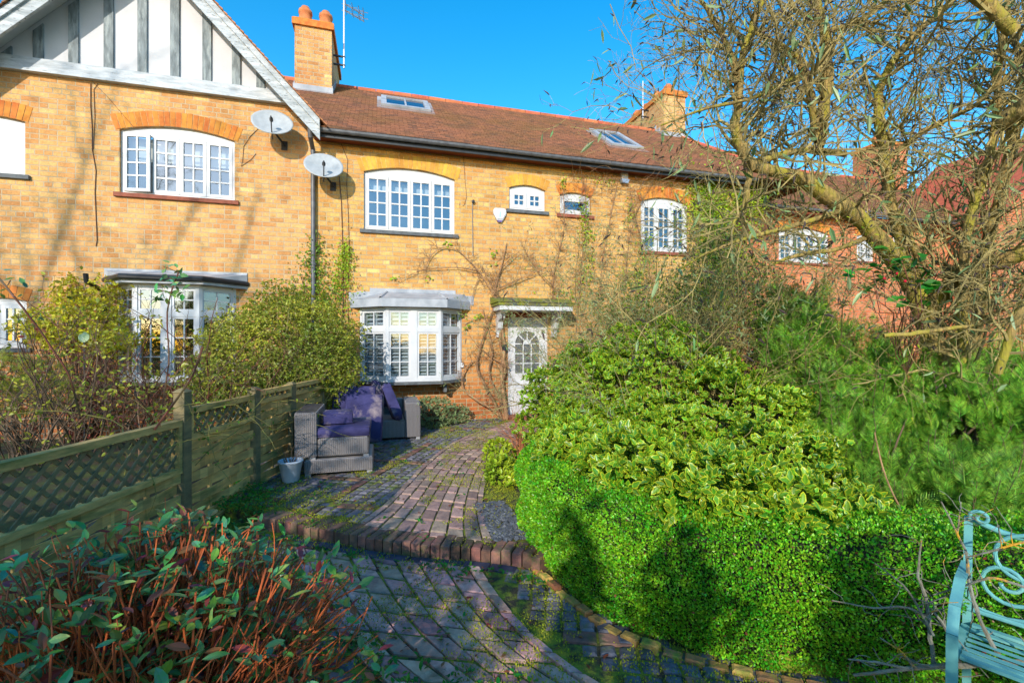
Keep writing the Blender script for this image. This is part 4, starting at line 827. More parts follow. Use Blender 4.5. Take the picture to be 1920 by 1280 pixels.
P[:, 2] = np.where(face, -.07 + s * (hh + .07 + zt), hh + zt + lumpv * .6 + rng.random(NH) ** 3 * .03); N[:, :2] = np.where(face[:, None], -nn, -nn * .1); N[:, 2] = np.where(face, .45, 1)
hol = np.array([noise.noise(Vector((a * 9, b * 9, c * 9))) for a, b, c in P]); inw = rng.random(NH) ** 2 * .05 + np.clip(hol - .15, 0, 1) * .06; P -= unit(N) * inw[:, None]; N = unit(N + rng.normal(size=(NH, 3)) * .45)
ax = unit(np.cross(N, rdir(NH)) * .8 + N * .7 + np.array([0, 0, .25])); mb.scatter(SMALL[0], SMALL[1], P, frames(ax, N), rng.uniform(.011, .020, NH) * (1 + .4 * (P[:, 1] > 3)))
SH = []
for _ in range(420):
    i = rng.integers(0, 400); q = G[i] + NG[i] * rng.uniform(0, tk); SH.append((q[0], q[1], hh + rng.uniform(-.02, .05)))
SH = np.array(SH); SP_ = np.repeat(SH, 12, 0); SP_[:, 2] += np.tile(np.linspace(-.05, .03, 12), len(SH)); ax = unit(rng.normal(size=SP_.shape) * [1, 1, .3] + [0, 0, .9]); mb.scatter(SMALL[0], SMALL[1], SP_ + rng.normal(size=SP_.shape) * .006, frames(ax, rdir(len(SP_))), rng.uniform(.014, .024, len(SP_)))
mb.build("crown", LM['box'], hroot)
br_ = MB(); k_ = rng.choice(NH, 1100, replace=False); br_.scatter(SMALL[0], SMALL[1], P[k_] + N[k_] * .008, frames(ax[:1100], N[k_]), rng.uniform(.012, .022, 1100)); br_.build("brown_leaves", LM['red'], hroot)['kind'] = 'stuff'
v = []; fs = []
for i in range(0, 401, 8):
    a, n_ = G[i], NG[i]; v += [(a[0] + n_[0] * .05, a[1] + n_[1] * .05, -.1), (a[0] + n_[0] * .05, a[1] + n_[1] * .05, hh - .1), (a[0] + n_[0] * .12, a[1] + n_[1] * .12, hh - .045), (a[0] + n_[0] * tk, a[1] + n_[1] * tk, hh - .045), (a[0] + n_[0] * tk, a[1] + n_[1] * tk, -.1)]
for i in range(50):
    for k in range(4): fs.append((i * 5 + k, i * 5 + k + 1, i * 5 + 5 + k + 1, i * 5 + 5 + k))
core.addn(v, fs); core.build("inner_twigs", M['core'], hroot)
# second, taller box mass behind the bench
# conifer
def conifer(E, n, label, base, size=.11, lead=150):
    c0 = np.array([tuple(c) for c, r in E]).mean(0); root = thing("conifer", (c0[0], c0[1], 0), label, "conifer")
    tb = MB(); PP, AX, UP, SZ = [], [], [], []
    Pl, Nl = ellipsoid_pts(E, lead, depth=.3, zmin=.25, lump=.7, up_bias=.35)
    for p, nn in zip(Pl, Nl):                                # upright plumes: a leader with sprays up its length
        d = unit(nn * .45 + np.array([0, 0, 1.]) + rng.normal(size=3) * .12); L = rng.uniform(.35, .75); g = shoot(p - d * L * .75, d, L, 6, .07, .03); tb.tube(g, np.linspace(.007, .0015, 7), 4); k = int(L * 62)
        for q in range(k):
            t = (q + .5) / k * 5.99; a = int(t); f = t - a; b = g[a] * (1 - f) + g[min(a + 1, 6)] * f; ph = q * 2.4 + rng.normal() * .3; x = unit(np.cross(d, [1, .2, .1])); y = np.cross(d, x); o = x * math.cos(ph) + y * math.sin(ph)
            PP.append(b); AX.append(unit(d * rng.uniform(.5, .9) + o)); UP.append(d * .8 - o + rng.normal(size=3) * .3); SZ.append(size * (1.25 - .8 * t / 6) * rng.uniform(.75, 1.25))
    P, N = ellipsoid_pts(E, n, depth=.5, zmin=.05, lump=.5, up_bias=.15); P = P - N * .06
    ax = unit(N * .7 + np.array([0, 0, 1.0]) + rng.normal(size=N.shape) * .3)
    PP = np.concatenate([np.array(PP), P]); AX = np.concatenate([np.array(AX), ax]); UP = np.concatenate([np.array(UP), N * .6 + rng.normal(size=N.shape) * .9]); SZ = np.concatenate([np.array(SZ), .13 * rng.uniform(.5, 1.3, n)])
    mb = MB(); mb.scatter(SP[0], SP[1], PP, frames(AX, UP), SZ, np.clip(np.array([abs(q[0]) * 1.6 + max(0, q[1] - .6) for q in SP[0]]), 0, .9)); mb.build("crown", LM['conifer'], root, attr=True)
    for c, r in E:
        for k in range(5): b = Vector(tuple(np.array(tuple(base)) + rng.normal(size=3) * [.15, .15, 0])); tp = Vector(c) + Vector((rng.normal() * r[0] * .4, rng.normal() * r[1] * .4, r[2] * rng.uniform(.2, .7))); pts = curve(b, tp, 7, wob=.02); tb.tube(pts, np.linspace(.02, .005, 7), 5)
    tb.build("trunk", M['dtwig'], root); return root
conifer([R3(pc(1530, 720, 4.9), .48, .5, .80), R3(pc(1640, 790, 4.5), .62, .5, .85), R3(pc(1610, 880, 4.1), .5, .45, .6), R3(pc(1700, 960, 3.5), .5, .3, .4), R3(pc(1480, 640, 5.4), .38, .4, .62), R3(pc(1540, 810, 4.6), .35, .4, .7)], 3600, "dark green feathery conifer rising behind the yellow-edged shrub", (3.0, 3.6, 0), lead=230)
conifer([R3(pc(1770, 850, 4.0), .62, .5, .62), R3(pc(1880, 850, 3.7), .55, .5, .60), R3(pc(1840, 720, 4.4), .55, .45, .40), R3(pc(1850, 950, 3.2), .5, .3, .35)], 3000, "low spreading feathery conifer behind the garden bench", (3.9, 2.6, 0), lead=190)

# buddleia tree: limbs traced in the photograph at their real distance
def limb(*p): return np.array([tuple(pc(a, b, z)) for a, b, z, _ in p]), np.array([q[3] for q in p])
def resample(P, r, n):
    d = np.concatenate([[0], np.cumsum(np.linalg.norm(np.diff(P, axis=0), axis=1))]); t = np.linspace(0, d[-1], n)
    for _ in range(1):
        Q = np.stack([np.interp(t, d, P[:, k]) for k in range(3)], 1)
    R = np.interp(t, d, r); Q[1:-1] = (Q[:-2] + Q[1:-1] * 2 + Q[2:]) / 4; Q[1:-1] += rng.normal(size=(n - 2, 3)) * R[1:-1, None] * .14; return Q, R * (1 + rng.normal(size=n) * .06)
root = thing("bare_tree", tuple(pc(1750, 760, 4.4) * 1.0 - Vector((0, 0, pc(1750, 760, 4.4).z))), "large gnarled leafless tree with tan trunks arching over the right side", "tree")
LIMBS = [limb((1790, 900, 4.3, .13), (1770, 700, 4.3, .12), (1740, 600, 4.3, .10), (1700, 515, 4.3, .095), (1650, 450, 4.2, .09), (1590, 392, 4.1, .082), (1520, 345, 4.05, .07), (1460, 322, 4.0, .055), (1410, 312, 3.95, .05)),
         limb((1412, 318, 3.95, .045), (1390, 280, 3.9, .05), (1378, 233, 3.9, .048), (1387, 178, 3.85, .042), (1388, 120, 3.8, .034), (1412, 42, 3.75, .026), (1445, -30, 3.7, .02)),
         limb((1407, 308, 3.95, .03), (1474, 287, 4.0, .035), (1530, 278, 4.05, .03), (1585, 290, 4.1, .03)),
         limb((1387, 178, 3.85, .032), (1370, 100, 3.8, .026), (1340, 40, 3.7, .02), (1300, -20, 3.6, .014)),
         limb((1535, 275, 4.05, .055), (1545, 208, 4.0, .06), (1552, 130, 4.0, .055), (1545, 60, 3.95, .04), (1530, -20, 3.9, .03)),
         limb((1530, 262, 4.0, .04), (1520, 180, 3.9, .038), (1498, 110, 3.9, .03), (1470, 85, 3.8, .022), (1410, 60, 3.7, .014)),
         limb((1700, 500, 4.3, .05), (1680, 420, 4.25, .055), (1660, 300, 4.2, .05), (1640, 180, 4.1, .042), (1680, 100, 4.1, .035), (1740, 40, 4.0, .028), (1800, -10, 4.0, .022)),
         limb((1545, 60, 3.95, .03), (1620, 40, 3.9, .026), (1680, -20, 3.9, .02)),
         limb((1807, 760, 4.1, .05), (1807, 517, 4.0, .045), (1808, 440, 4.0, .042), (1828, 375, 3.95, .04), (1853, 308, 3.9, .036), (1868, 233, 3.9, .034), (1872, 140, 3.8, .026), (1884, 40, 3.8, .022), (1890, -20, 3.8, .02)),
         limb((1760, 560, 4.3, .09), (1801, 521, 4.1, .085), (1860, 495, 3.9, .08), (1930, 470, 3.7, .075), (2000, 440, 3.6, .07)),
         limb((1825, 700, 4.2, .05), (1840, 500, 4.1, .055), (1866, 396, 4.05, .05), (1895, 292, 4.0, .045), (1912, 188, 3.9, .04), (1930, 80, 3.9, .03)),
         limb((1875, 240, 3.6, .05), (1900, 215, 3.5, .075), (1940, 190, 3.4, .08), (1990, 160, 3.3, .08)),
         limb((1870, 700, 3.7, .035), (1895, 625, 3.65, .035), (1925, 555, 3.6, .032), (1960, 480, 3.5, .03)),
         limb((1685, 396, 4.2, .035), (1712, 460, 4.2, .036), (1741, 532, 4.25, .04), (1760, 600, 4.3, .04)),
         limb((1407, 310, 3.95, .03), (1396, 400, 3.9, .028), (1376, 410, 3.8, .02), (1372, 440, 3.8, .012)),
         limb((1657, 629, 3.8, .02), (1710, 626, 3.75, .022), (1779, 616, 3.7, .02), (1823, 610, 3.7, .014)),
         limb((1900, 60, 3.4, .05), (1850, 10, 3.4, .055), (1790, -40, 3.4, .05)),
         limb((1590, 392, 4.1, .03), (1500, 420, 4.0, .026), (1420, 440, 3.9, .02), (1330, 470, 3.9, .014), (1250, 520, 3.9, .008)),
         limb((1640, 440, 4.2, .03), (1560, 470, 4.1, .024), (1480, 480, 4.0, .018), (1400, 520, 4.0, .01)),
         limb((1550, 130, 4.0, .03), (1480, 150, 3.9, .024), (1400, 190, 3.8, .018), (1330, 200, 3.7, .014), (1240, 235, 3.6, .008)),
         limb((1660, 300, 4.2, .03), (1740, 240, 4.0, .025), (1830, 200, 3.9, .02), (1900, 130, 3.8, .014))]
tr = MB(); cr = MB(); tips = []
for P, r in LIMBS:
    n = max(8, len(P) * 3); Q, R = resample(P, r * .86, n); tr.tube(Q, R, 9)
    m = len(Q); seg = np.linalg.norm(np.diff(Q, axis=0), axis=1).sum()
    for _ in range(int(seg * (24 if P[:, 2].mean() > 2.6 else 8))):
        i = rng.integers(2, m - 1); d = unit(Q[i] - Q[i - 1]); d2 = unit(d * .5 + rdir(1)[0] * .9 + np.array([0, 0, .25]))
        if R[i] > .06 and rng.random() < .4: continue
        rr = min(R[i] * .45, .014); grow(cr, shoot(Q[i], d2, rng.uniform(.45, 1.05), 6, .3, .05), rr, .0035, 0, [(6, .34, .7, .25, .06), (4, .16, .7, .25, 0)], tips, 4)
tr.build("trunk", M['bark'], root, smooth=True); cr.build("crown", M['twig'], root)
def seedheads(tips, prob, root, L=.11, w=.011):
    mb = MB()
    for p, d in tips:
        if rng.random() > prob: continue
        q = shoot(p - d * .01, d + np.array([0, 0, -.25]), L * rng.uniform(.5, 1.3), 5, .15, -.12); mb.tube(q, np.array([.4, .9, 1, .75, .45, .12]) * w * rng.uniform(.6, 1.2), 5)
    if mb.n: tag(mb.build("seed_heads", M['seed'], root), kind='stuff')
seedheads(tips, .30, root, L=.06, w=.006)
tp = np.array([p for p, d in tips]); td = np.array([d for p, d in tips]); sel = rng.random(len(tp)) < .14
mb = MB(); P = tp[sel]; ax = unit(td[sel] * .4 + np.array([0, 0, -.7]) + rng.normal(size=P.shape) * .45); mb.scatter(LONG[0], LONG[1], P, frames(ax, rdir(len(P))), rng.uniform(.07, .15, len(P))); tag(mb.build("leaves", LM['grey'], root), kind='stuff')

# thicket in front of the wall between the door and the tree
def thicket(name, centres, label, cat, n, L, twig, cfg, leaf=None, lsize=.05, lp=.3, seed=0, ltpl=LONG, up=.1, r0=.009, hang=-.5, group=None, arch=.5):
    c0 = centres[0][0]; rt = thing(name, (c0[0], c0[1], 0), label, cat, group); mb = MB(); tips = []
    for c, sp, cnt in centres:
        for _ in range(int(n * cnt)):
            p = np.array(tuple(c)) + rng.normal(size=3) * np.array([sp, sp, 0]); p[2] = max(0, c[2]); d = rdir(1)[0] * arch + np.array([0, 0, 1.]); grow(mb, shoot(p, d, L * rng.uniform(.6, 1.1), 8, .16, -.02), r0, .0025, 0, cfg, tips, 4)
    mb.build("trunk", M[twig], rt)
    if leaf:
        tp = np.array([p for p, d in tips]); td = np.array([d for p, d in tips]); k = rng.random(len(tp)) < lp; P = np.repeat(tp[k], 3, 0); dd = np.repeat(td[k], 3, 0); P = P - dd * rng.random((len(P), 1)) * .12
        m2 = MB(); ax = unit(dd * .6 + np.array([0, 0, hang]) + rng.normal(size=P.shape) * .6); m2.scatter(ltpl[0], ltpl[1], P, frames(ax, rdir(len(P))), lsize * rng.uniform(.6, 1.3, len(P))); tag(m2.build("leaves", LM[leaf], rt), kind='stuff')
    if seed: seedheads(tips, seed, rt)
    return rt
CF = [(5.5, .42, .7, .22, .0), (4, .2, .7, .22, 0)]
thicket("arching_bush", [(pc(1180, 800, 6.6) * 1, .35, 1), (pc(1270, 800, 6.2), .35, 1), (pc(1165, 800, 7.0), .2, .5)], "tangled half-bare bush with dead seed heads left of the conifer, before the door", "bush", 54, 3.1, 'twig', CF, 'grey', .042, 1.0, seed=.04, arch=.75)
thicket("arching_bush", [(pc(1370, 800, 5.6) * 1, .35, 1), (pc(1450, 800, 5.6), .3, .5)], "tangled grey-green bush rising between yellow-edged shrub and bare tree", "bush", 40, 2.8, 'twig', CF, 'lime', .034, 1.0, seed=.06, arch=.6)
shrub("airy_bush", [R3(pc(1290, 560, 6.6), .75, .5, .55), R3(pc(1400, 560, 6.0), .55, .4, .55), R3(pc(1180, 590, 7.0), .6, .4, .4), R3(pc(1340, 470, 6.4), .35, .3, .4)], "loose small-leaved green bush tangled with twigs before the right-hand windows", "bush", 'ivy', SMALL, 3800, .036, per=4, depth=.7, ntwig=260, lump=.8, spread=(.5, 1.4), tw=.003, twig='twig')
thicket("bare_thicket", [(pc(1870, 760, 4.6) * 1, .4, 1), (pc(1940, 760, 4.4), .3, .6)], "dense bare tan shoots at the foot of the large tree by the right edge", "thicket", 18, 1.6, 'bark', CF, 'green', .05, .12, arch=.6)

# bramble
root = thing("bramble", tuple(pc(1700, 520, 3.9)), "bright green bramble leaves with red berries in front of the tree trunk", "bramble"); mb = MB(); st_ = MB(); be = MB()
for (a, b) in [(1655, 510), (1690, 488), (1720, 478), (1745, 500), (1650, 530), (1690, 520), (1725, 530), (1735, 555), (1710, 500), (1670, 498), (1605, 515), (1630, 505), (1760, 545), (1700, 560), (1628, 545), (1668, 470)]:
    c = np.array(tuple(pc(a, b, 3.9 + rng.normal() * .12))); 
    for k in range(4): ax = unit(rdir(1) * [1, 1, .4]); mb.scatter(LEAF[0], LEAF[1], c[None] + rng.normal(size=(1, 3)) * .02, frames(ax, np.array([[0, -.5, .8]]) + rng.normal(size=(1, 3)) * .3), np.array([[.13, .11, .12]]) * rng.uniform(.7, 1.1))
    st_.tube(curve(tuple(pc(1700, 700, 4.1)), c, 6, sag=-.1), .004, 4)
for a, b in [(1658, 522), (1682, 513), (1697, 527)]: be.lathe(pc(a, b, 3.85), [(.001, -.012), (.01, -.007), (.012, 0), (.009, .008), (.001, .012)], 8)
mb.build("leaves", LM['green'], root)['kind'] = 'stuff'; st_.build("stem", M['rose'], root); be.build("berry", mat("red_berry", (190, 30, 50), rough=.3), root)

# ------------------------------------------------------------------ climbers on the wall
def climber(name, stems, label, twig, leaf, lsize, nleaf, tpl=SMALL, sp=.06, cfg=None, r=.006, cat="climber", dens=1.0, leafzones=None):
    root = thing(name, (stems[0][0][0], D, 0) if not isinstance(stems[0][0][0], int) else (pw(stems[0][0][0], 640, D).x, D, 0), label, cat); mb = MB(); tips = []; PP = []
    for s in stems:
        P = np.array([tuple(pw(q[0], q[1], D - q[2])) for q in s]); rad = np.array([q[3] if len(q) > 3 else r for q in s]); Q, R = resample(P, rad, max(6, len(P) * 3)); PP.append(Q)
        mb.tube(Q, R, 6); m = len(Q); seg = np.linalg.norm(np.diff(Q, axis=0), axis=1).sum()
        if cfg:
            for _ in range(int(seg * cfg[0])):
                i = rng.integers(1, m - 1); d = rdir(1)[0] * [1, .25, 1] + np.array([0, -.1, cfg[3]]); g = shoot(Q[i], d, cfg[1] * rng.uniform(.4, 1.3), 6, .3, cfg[2]); g[:, 1] = np.minimum(g[:, 1], D - .01); mb.tube(g, np.linspace(min(R[i] * .5, .006), .0016, len(g)), 4); PP.append(g)
                for _ in range(2): j = rng.integers(1, 6); h = shoot(g[j], rdir(1)[0] * [1, .3, 1], .15, 4, .3); h[:, 1] = np.minimum(h[:, 1], D - .01); mb.tube(h, np.linspace(.0025, .0012, 5), 3); tips.append(h[-1]); PP.append(h)
    mb.build("stem", M[twig], root)
    if leaf:
        A = np.concatenate(PP); 
        if leafzones:
            A = np.concatenate([np.array(tuple(pw(zx, zy, D - .06))) + rng.normal(size=(int(cnt), 3)) * np.array([sx, .03, sz]) for zx, zy, sx, sz, cnt in leafzones]); P = A
        else: P = A[rng.integers(len(A), size=nleaf)] + rng.normal(size=(nleaf, 3)) * sp
        P[:, 1] = np.minimum(P[:, 1], D - .012); n = len(P); ax = unit(rng.normal(size=(n, 3)) + [0, -.3, -.3]); up = np.array([0, -1, .5]) + rng.normal(size=(n, 3)) * .5; m2 = MB(); m2.scatter(tpl[0], tpl[1], P, frames(ax, up), lsize * rng.uniform(.6, 1.3, n)); tag(m2.build("leaves", LM[leaf], root), kind='stuff')
    return root
climber("ivy", [[(583, 700, .05), (580, 600, .06), (588, 520, .1), (592, 460, .08), (596, 435, .06)], [(600, 640, .05), (575, 560, .06), (565, 520, .05)]], "yellow-green ivy climbing round the grey downpipe", 'dtwig', 'ivy', .05, 0, leafzones=[(585, 500, .13, .26, 420), (572, 560, .2, .2, 420), (560, 610, .3, .3, 500), (610, 560, .18, .2, 260), (520, 560, .3, .10, 180), (590, 460, .06, .12, 90)])
climber("ivy", [[(645, 700, .05), (640, 600, .06), (648, 520, .06), (645, 455, .06)]], "lime ivy growing up the cable left of the shuttered bay", 'dtwig', 'lime', .048, 0, leafzones=[(645, 490, .09, .16, 330), (638, 530, .14, .16, 260), (625, 590, .22, .22, 360), (650, 465, .05, .12, 80)])
W = [[(952, 800, .25, .045), (945, 745, .18, .042), (938, 700, .12, .038), (948, 650, .10, .034), (938, 600, .08, .028), (925, 550, .07, .018), (940, 500, .06, .014), (950, 455, .05, .008)],
     [(948, 800, .25, .025), (925, 750, .2, .024), (905, 715, .16, .022), (892, 690, .12, .02), (900, 650, .1, .016), (918, 600, .08, .014), (930, 560, .08, .012)],
     [(950, 790, .22, .022), (920, 765, .18, .02), (885, 745, .14, .018), (868, 730, .1, .016), (865, 705, .1, .014), (880, 680, .08, .012), (890, 675, .06, .008)],
     [(946, 790, .22, .026), (935, 730, .16, .028), (950, 690, .12, .026), (935, 640, .1, .022), (945, 590, .08, .018), (925, 545, .07, .014), (905, 500, .06, .01)],
     [(950, 780, .2, .02), (930, 735, .14, .018), (915, 700, .1, .018), (925, 660, .1, .016), (915, 620, .08, .012), (905, 580, .07, .008)],
     [(955, 690, .1, .016), (925, 672, .08, .014), (892, 645, .07, .008)],
     [(930, 560, .08, .014), (900, 510, .07, .012), (862, 470, .06, .011), (835, 460, .06, .01), (812, 472, .06, .009), (797, 500, .06, .006), (795, 530, .06, .003)],
     [(900, 510, .07, .01), (860, 500, .08, .008), (790, 505, .06, .006), (740, 530, .06, .003)],
     [(925, 545, .07, .012), (940, 500, .1, .01), (975, 470, .1, .006)], [(925, 545, .07, .012), (980, 520, .12, .009), (1030, 500, .14, .004)],
     [(905, 500, .06, .008), (890, 540, .06, .006), (880, 580, .08, .003)]]
climber("wisteria", W, "leafless twisted wisteria trunk and bare shoots between the bay and door", 'vine', 'lime', .075, 60, sp=.07, cfg=(15, .34, .05, .35), cat="climber", leafzones=[(868, 590, .05, .05, 14), (900, 592, .07, .03, 14), (875, 610, .03, .03, 8), (738, 520, .03, .02, 6), (806, 520, .04, .02, 6), (838, 455, .04, .03, 6), (925, 480, .05, .1, 12)])
W2 = [[(1040, 620, .08, .01), (1035, 520, .06, .009), (1060, 430, .05, .008), (1055, 340, .05, .005)], [(1080, 620, .08, .01), (1090, 500, .06, .009), (1100, 400, .05, .008), (1095, 330, .05, .005)],
      [(1120, 600, .08, .01), (1130, 480, .06, .009), (1150, 380, .05, .008), (1160, 330, .08, .005)], [(1170, 560, .08, .009), (1180, 440, .06, .008), (1200, 380, .05, .006), (1225, 340, .1, .004)], [(1060, 560, .1, .008), (1000, 500, .1, .007), (975, 450, .08, .004)],
      [(1230, 560, .08, .009), (1210, 480, .06, .008), (1190, 400, .05, .006), (1180, 345, .1, .004)]]
climber("creeper", W2, "dense dry tan creeper stems with scattered lime leaves over the upper right wall", 'vine', 'lime', .055, 0, cfg=(34, .4, .03, .5), cat="creeper", leafzones=[(1095, 400, .06, .14, 120), (1100, 440, .12, .10, 140), (1100, 500, .12, .3, 160), (1055, 345, .04, .08, 40), (1180, 400, .08, .2, 70), (1210, 470, .15, .3, 160), (1130, 340, .3, .04, 60), (1075, 560, .3, .15, 160), (1190, 520, .2, .2, 200)])
climber("ivy", [[(1310, 700, .08, .012), (1320, 560, .08, .01), (1330, 460, .08, .01), (1340, 350, .08, .006)], [(1350, 640, .08, .012), (1370, 480, .08, .01), (1380, 350, .08, .006)]], "dense bright ivy covering the right end of the long wall", 'dtwig', 'lime', .065, 0, cfg=(14, .4, 0, .2), leafzones=[(1335, 400, .35, .45, 3400), (1365, 480, .45, .5, 2400), (1320, 350, .2, .12, 500), (1405, 380, .3, .3, 1300), (1310, 560, .4, .4, 1000)])
mb = MB(); rt = thing("overhanging_creeper", (4.5, 8.7, 5.2), "loose bare creeper strands arching over the gutter right of centre", "creeper")
for _ in range(70):
    a = pw(rng.uniform(1060, 1330), rng.uniform(335, 370), D - .08); d = rdir(1)[0] * [1, .3, .3] + np.array([.2, -.55, .9]); g = shoot(a, d, rng.uniform(.4, .9), 7, .22, -.16); mb.tube(g, np.linspace(.005, .0015, 8), 4)
mb.build("stem", M['vine'], rt)

# low planting by the path and the wall
shrub("euonymus", [R3(pg(812, 800) + Vector((0, .1, .22)), .45, .32, .30), R3(pg(858, 795) + Vector((0, .2, .15)), .26, .22, .18), R3(pg(785, 795) + Vector((0, .45, .3)), .25, .2, .28)], "compact cream variegated shrub between the sofa and the brick wall", "shrub", 'pale', VL[:2], 900, .045, per=5, attr=VL[2], depth=.25, ntwig=60)
shrub("ground_plant", [R3(pg(945, 912) + Vector((.05, .2, .05)), .2, .35, .2), R3(pg(935, 880) + Vector((.1, .4, .1)), .18, .3, .16)], "low lime-yellow leafy plant between the path and the hedge end", "plant", 'lime', LEAF, 420, .06, per=4, depth=.3, ntwig=40, spread=(.7, 1.4))
mb = MB(); rt = thing("dry_stems", tuple(pg(960, 880)), "tangle of reddish dry stems beside the path in front of the door", "dead plant")
for _ in range(160):
    a = pg(rng.uniform(935, 985), rng.uniform(815, 880)) + Vector((.25, .1, 0)); g = shoot(a, rdir(1)[0] * .6 + np.array([-.25, -.1, 1]), rng.uniform(.25, .75), 6, .2, -.06); mb.tube(g, np.linspace(.004, .0012, 7), 4)
mb.build("stem", mat("red_dry_stem", (188, 116, 74), (150, 90, 56), scale=4, rough=.8, isl=.3), rt)

# ------------------------------------------------------------------ neighbour's garden, left
E = [R3(pc(545, 640, 7.2), 1.0, .7, .78), R3(pc(470, 680, 6.6), .75, .6, .7), R3(pc(600, 690, 6.9), .55, .5, .75), R3(pc(430, 720, 6.2), .5, .4, .5)]
shrub("spreading_bush", E, "large fine-leaved olive green bush spilling over the fence beside the bay", "bush", 'olive', SMALL, 12500, .042, per=4, depth=.5, ntwig=420, lump=.45, spread=(.5, 1.4), tw=.003, twig='twig')
shrub("golden_shrub", [R3(pc(150, 610, 6.9), .55, .4, .42), R3(pc(90, 610, 7.0), .45, .35, .25), R3(pc(195, 570, 7.3), .30, .3, .40), R3(pc(215, 640, 6.8), .30, .3, .22), R3(pc(125, 550, 7.3), .2, .2, .3)], "golden yellow airy shrub against brick wall left of the flat-roofed bay", "shrub", 'yellow', SMALL, 2000, .052, per=4, depth=.5, ntwig=120, lump=.6, spread=(.7, 1.5), twig='rose')
shrub("yellow_conifer", [R3(pc(20, 700, 5.8), .5, .4, .22), R3(pc(60, 740, 5.6), .4, .35, .2)], "low flat yellow-green conifer at the far left below the small window", "conifer", 'olive', SP, 700, .12, per=1, depth=.4, ntwig=40, spread=(.3, 1.0), zmin=.2)
CR = [(4, .45, .6, .22, .02), (3, .2, .7, .25, 0)]
thicket("rose_bush", [(pc(300, 820, 5.0), .3, 1), (pc(380, 820, 5.4), .35, 1)], "leggy rose bush with bare red stems behind the lattice fence, near the bay", "rose bush", 15, 1.75, 'rose', CR, 'olive', .045, .5, ltpl=LEAF, hang=0, arch=.45, r0=.008)
thicket("rose_bush", [(pc(60, 860, 3.9), .3, 1), (pc(170, 860, 4.3), .35, 1)], "tangled rose stems with sparse leaves behind the lattice fence, far left", "rose bush", 15, 1.25, 'dtwig', CR, 'olive', .045, .6, ltpl=LEAF, hang=0, arch=.55, r0=.007)
thicket("dead_bramble_patch", [(pc(120, 800, 5.6), .6, 1), (pc(300, 790, 6.2), .6, 1)], "brown dead stems and leaves massed low below the left bay", "undergrowth", 26, .9, 'dtwig', CR, 'red', .05, .7, ltpl=LEAF, hang=-.2, arch=.9)
def sprig(name, pts, tops, label, leaf='teal', ls=.07, r=.006):
    rt = thing(name, tuple(pc(*pts[0])), label, "rose stem"); mb = MB(); P = np.array([tuple(pc(*q)) for q in pts]); Q, R = resample(P, np.full(len(P), r), len(P) * 3); mb.tube(Q, R, 5); m2 = MB()
    for (a, b, z, n) in tops:
        c = np.array(tuple(pc(a, b, z))); j = np.argmin(np.linalg.norm(Q - c, axis=1)); mb.tube(curve(Q[j], c, 4), .003, 4)
        P_ = c + rng.normal(size=(n, 3)) * .035; ax = unit(rng.normal(size=(n, 3)) + [0, 0, -.3]); m2.scatter(LEAF[0], LEAF[1], P_, frames(ax, np.array([0, -.6, .8]) + rng.normal(size=(n, 3)) * .5), ls * rng.uniform(.7, 1.2, n))
    mb.build("stem", M['rose'], rt); m2.build("leaves", LM[leaf], rt)['kind'] = 'stuff'
sprig("climbing_rose", [(300, 780, 3.9), (318, 680, 3.9), (312, 590, 3.9), (322, 540, 3.9), (335, 510, 3.9)], [(300, 545, 3.9, 7), (318, 520, 3.9, 7), (335, 535, 3.9, 6), (345, 548, 3.9, 6), (340, 515, 3.9, 5), (307, 500, 3.9, 4), (310, 560, 3.85, 6)], "tall rose stem with teal leaves and hips in front of the flat-roofed bay")
sprig("climbing_rose", [(150, 780, 3.2), (130, 700, 3.1), (75, 620, 3.0), (30, 560, 2.9), (-20, 500, 2.9)], [(20, 525, 2.9, 5), (75, 585, 3.0, 2), (15, 540, 2.9, 3)], "long arching rose stem crossing the view at the far left", ls=.05)
sprig("fence_cane", [(290, 805, 3.5), (330, 750, 3.5), (362, 705, 3.5), (380, 650, 3.5)], [(300, 800, 3.5, 1)], "bare dark cane leaning on the top rail of lattice fence", ls=.02, r=.008)
rt = thing("rambling_stems", tuple(cw(-2.95, 4.6, 0)), "wispy yellow-green rambling stems arching over the fence tops by the posts", "rambler"); mb = MB(); LS = []
for _ in range(85):
    a = cw(-2.92 + rng.normal() * .1, rng.uniform(3.5, 6.2), rng.uniform(.3, .8)); g = shoot(a, rdir(1)[0] * .6 + np.array([.25, -.1, 1]), rng.uniform(.5, 1.2), 9, .22, -.13); mb.tube(g, np.linspace(.0045, .0015, 10), 4); LS.append(g[rng.integers(2, 9, 4)])
mb.build("stem", mat("olive_green_stem", (146, 140, 66), (104, 98, 52), scale=4, isl=.3), rt); LS = np.concatenate(LS); m2 = MB(); m2.scatter(LEAF[0], LEAF[1], LS, frames(rdir(len(LS)), rdir(len(LS)) + [0, 0, 1]), rng.uniform(.02, .045, len(LS))); tag(m2.build("leaves", LM['ivy'], rt), kind='stuff')
c = pc(158, 632, 6.2); root = thing("garden_stake", (c.x, c.y, 0), "round cream ornament on a stake among the golden shrub", "garden ornament"); m = MB(); m.tube([(c.x, c.y, 0), (c.x, c.y, c.z - .05)], .006, 6); m.build("stake", M['pipe'], root)
m = MB(); m.lathe(c, [(.07, 0), (.07, .01), (.03, .012), (.001, .012)], 16, Vector((-.2, -1, .1))); m.build("disc", mat("cream_enamel", (214, 220, 170), (120, 150, 90), scale=20, rough=.5), root)

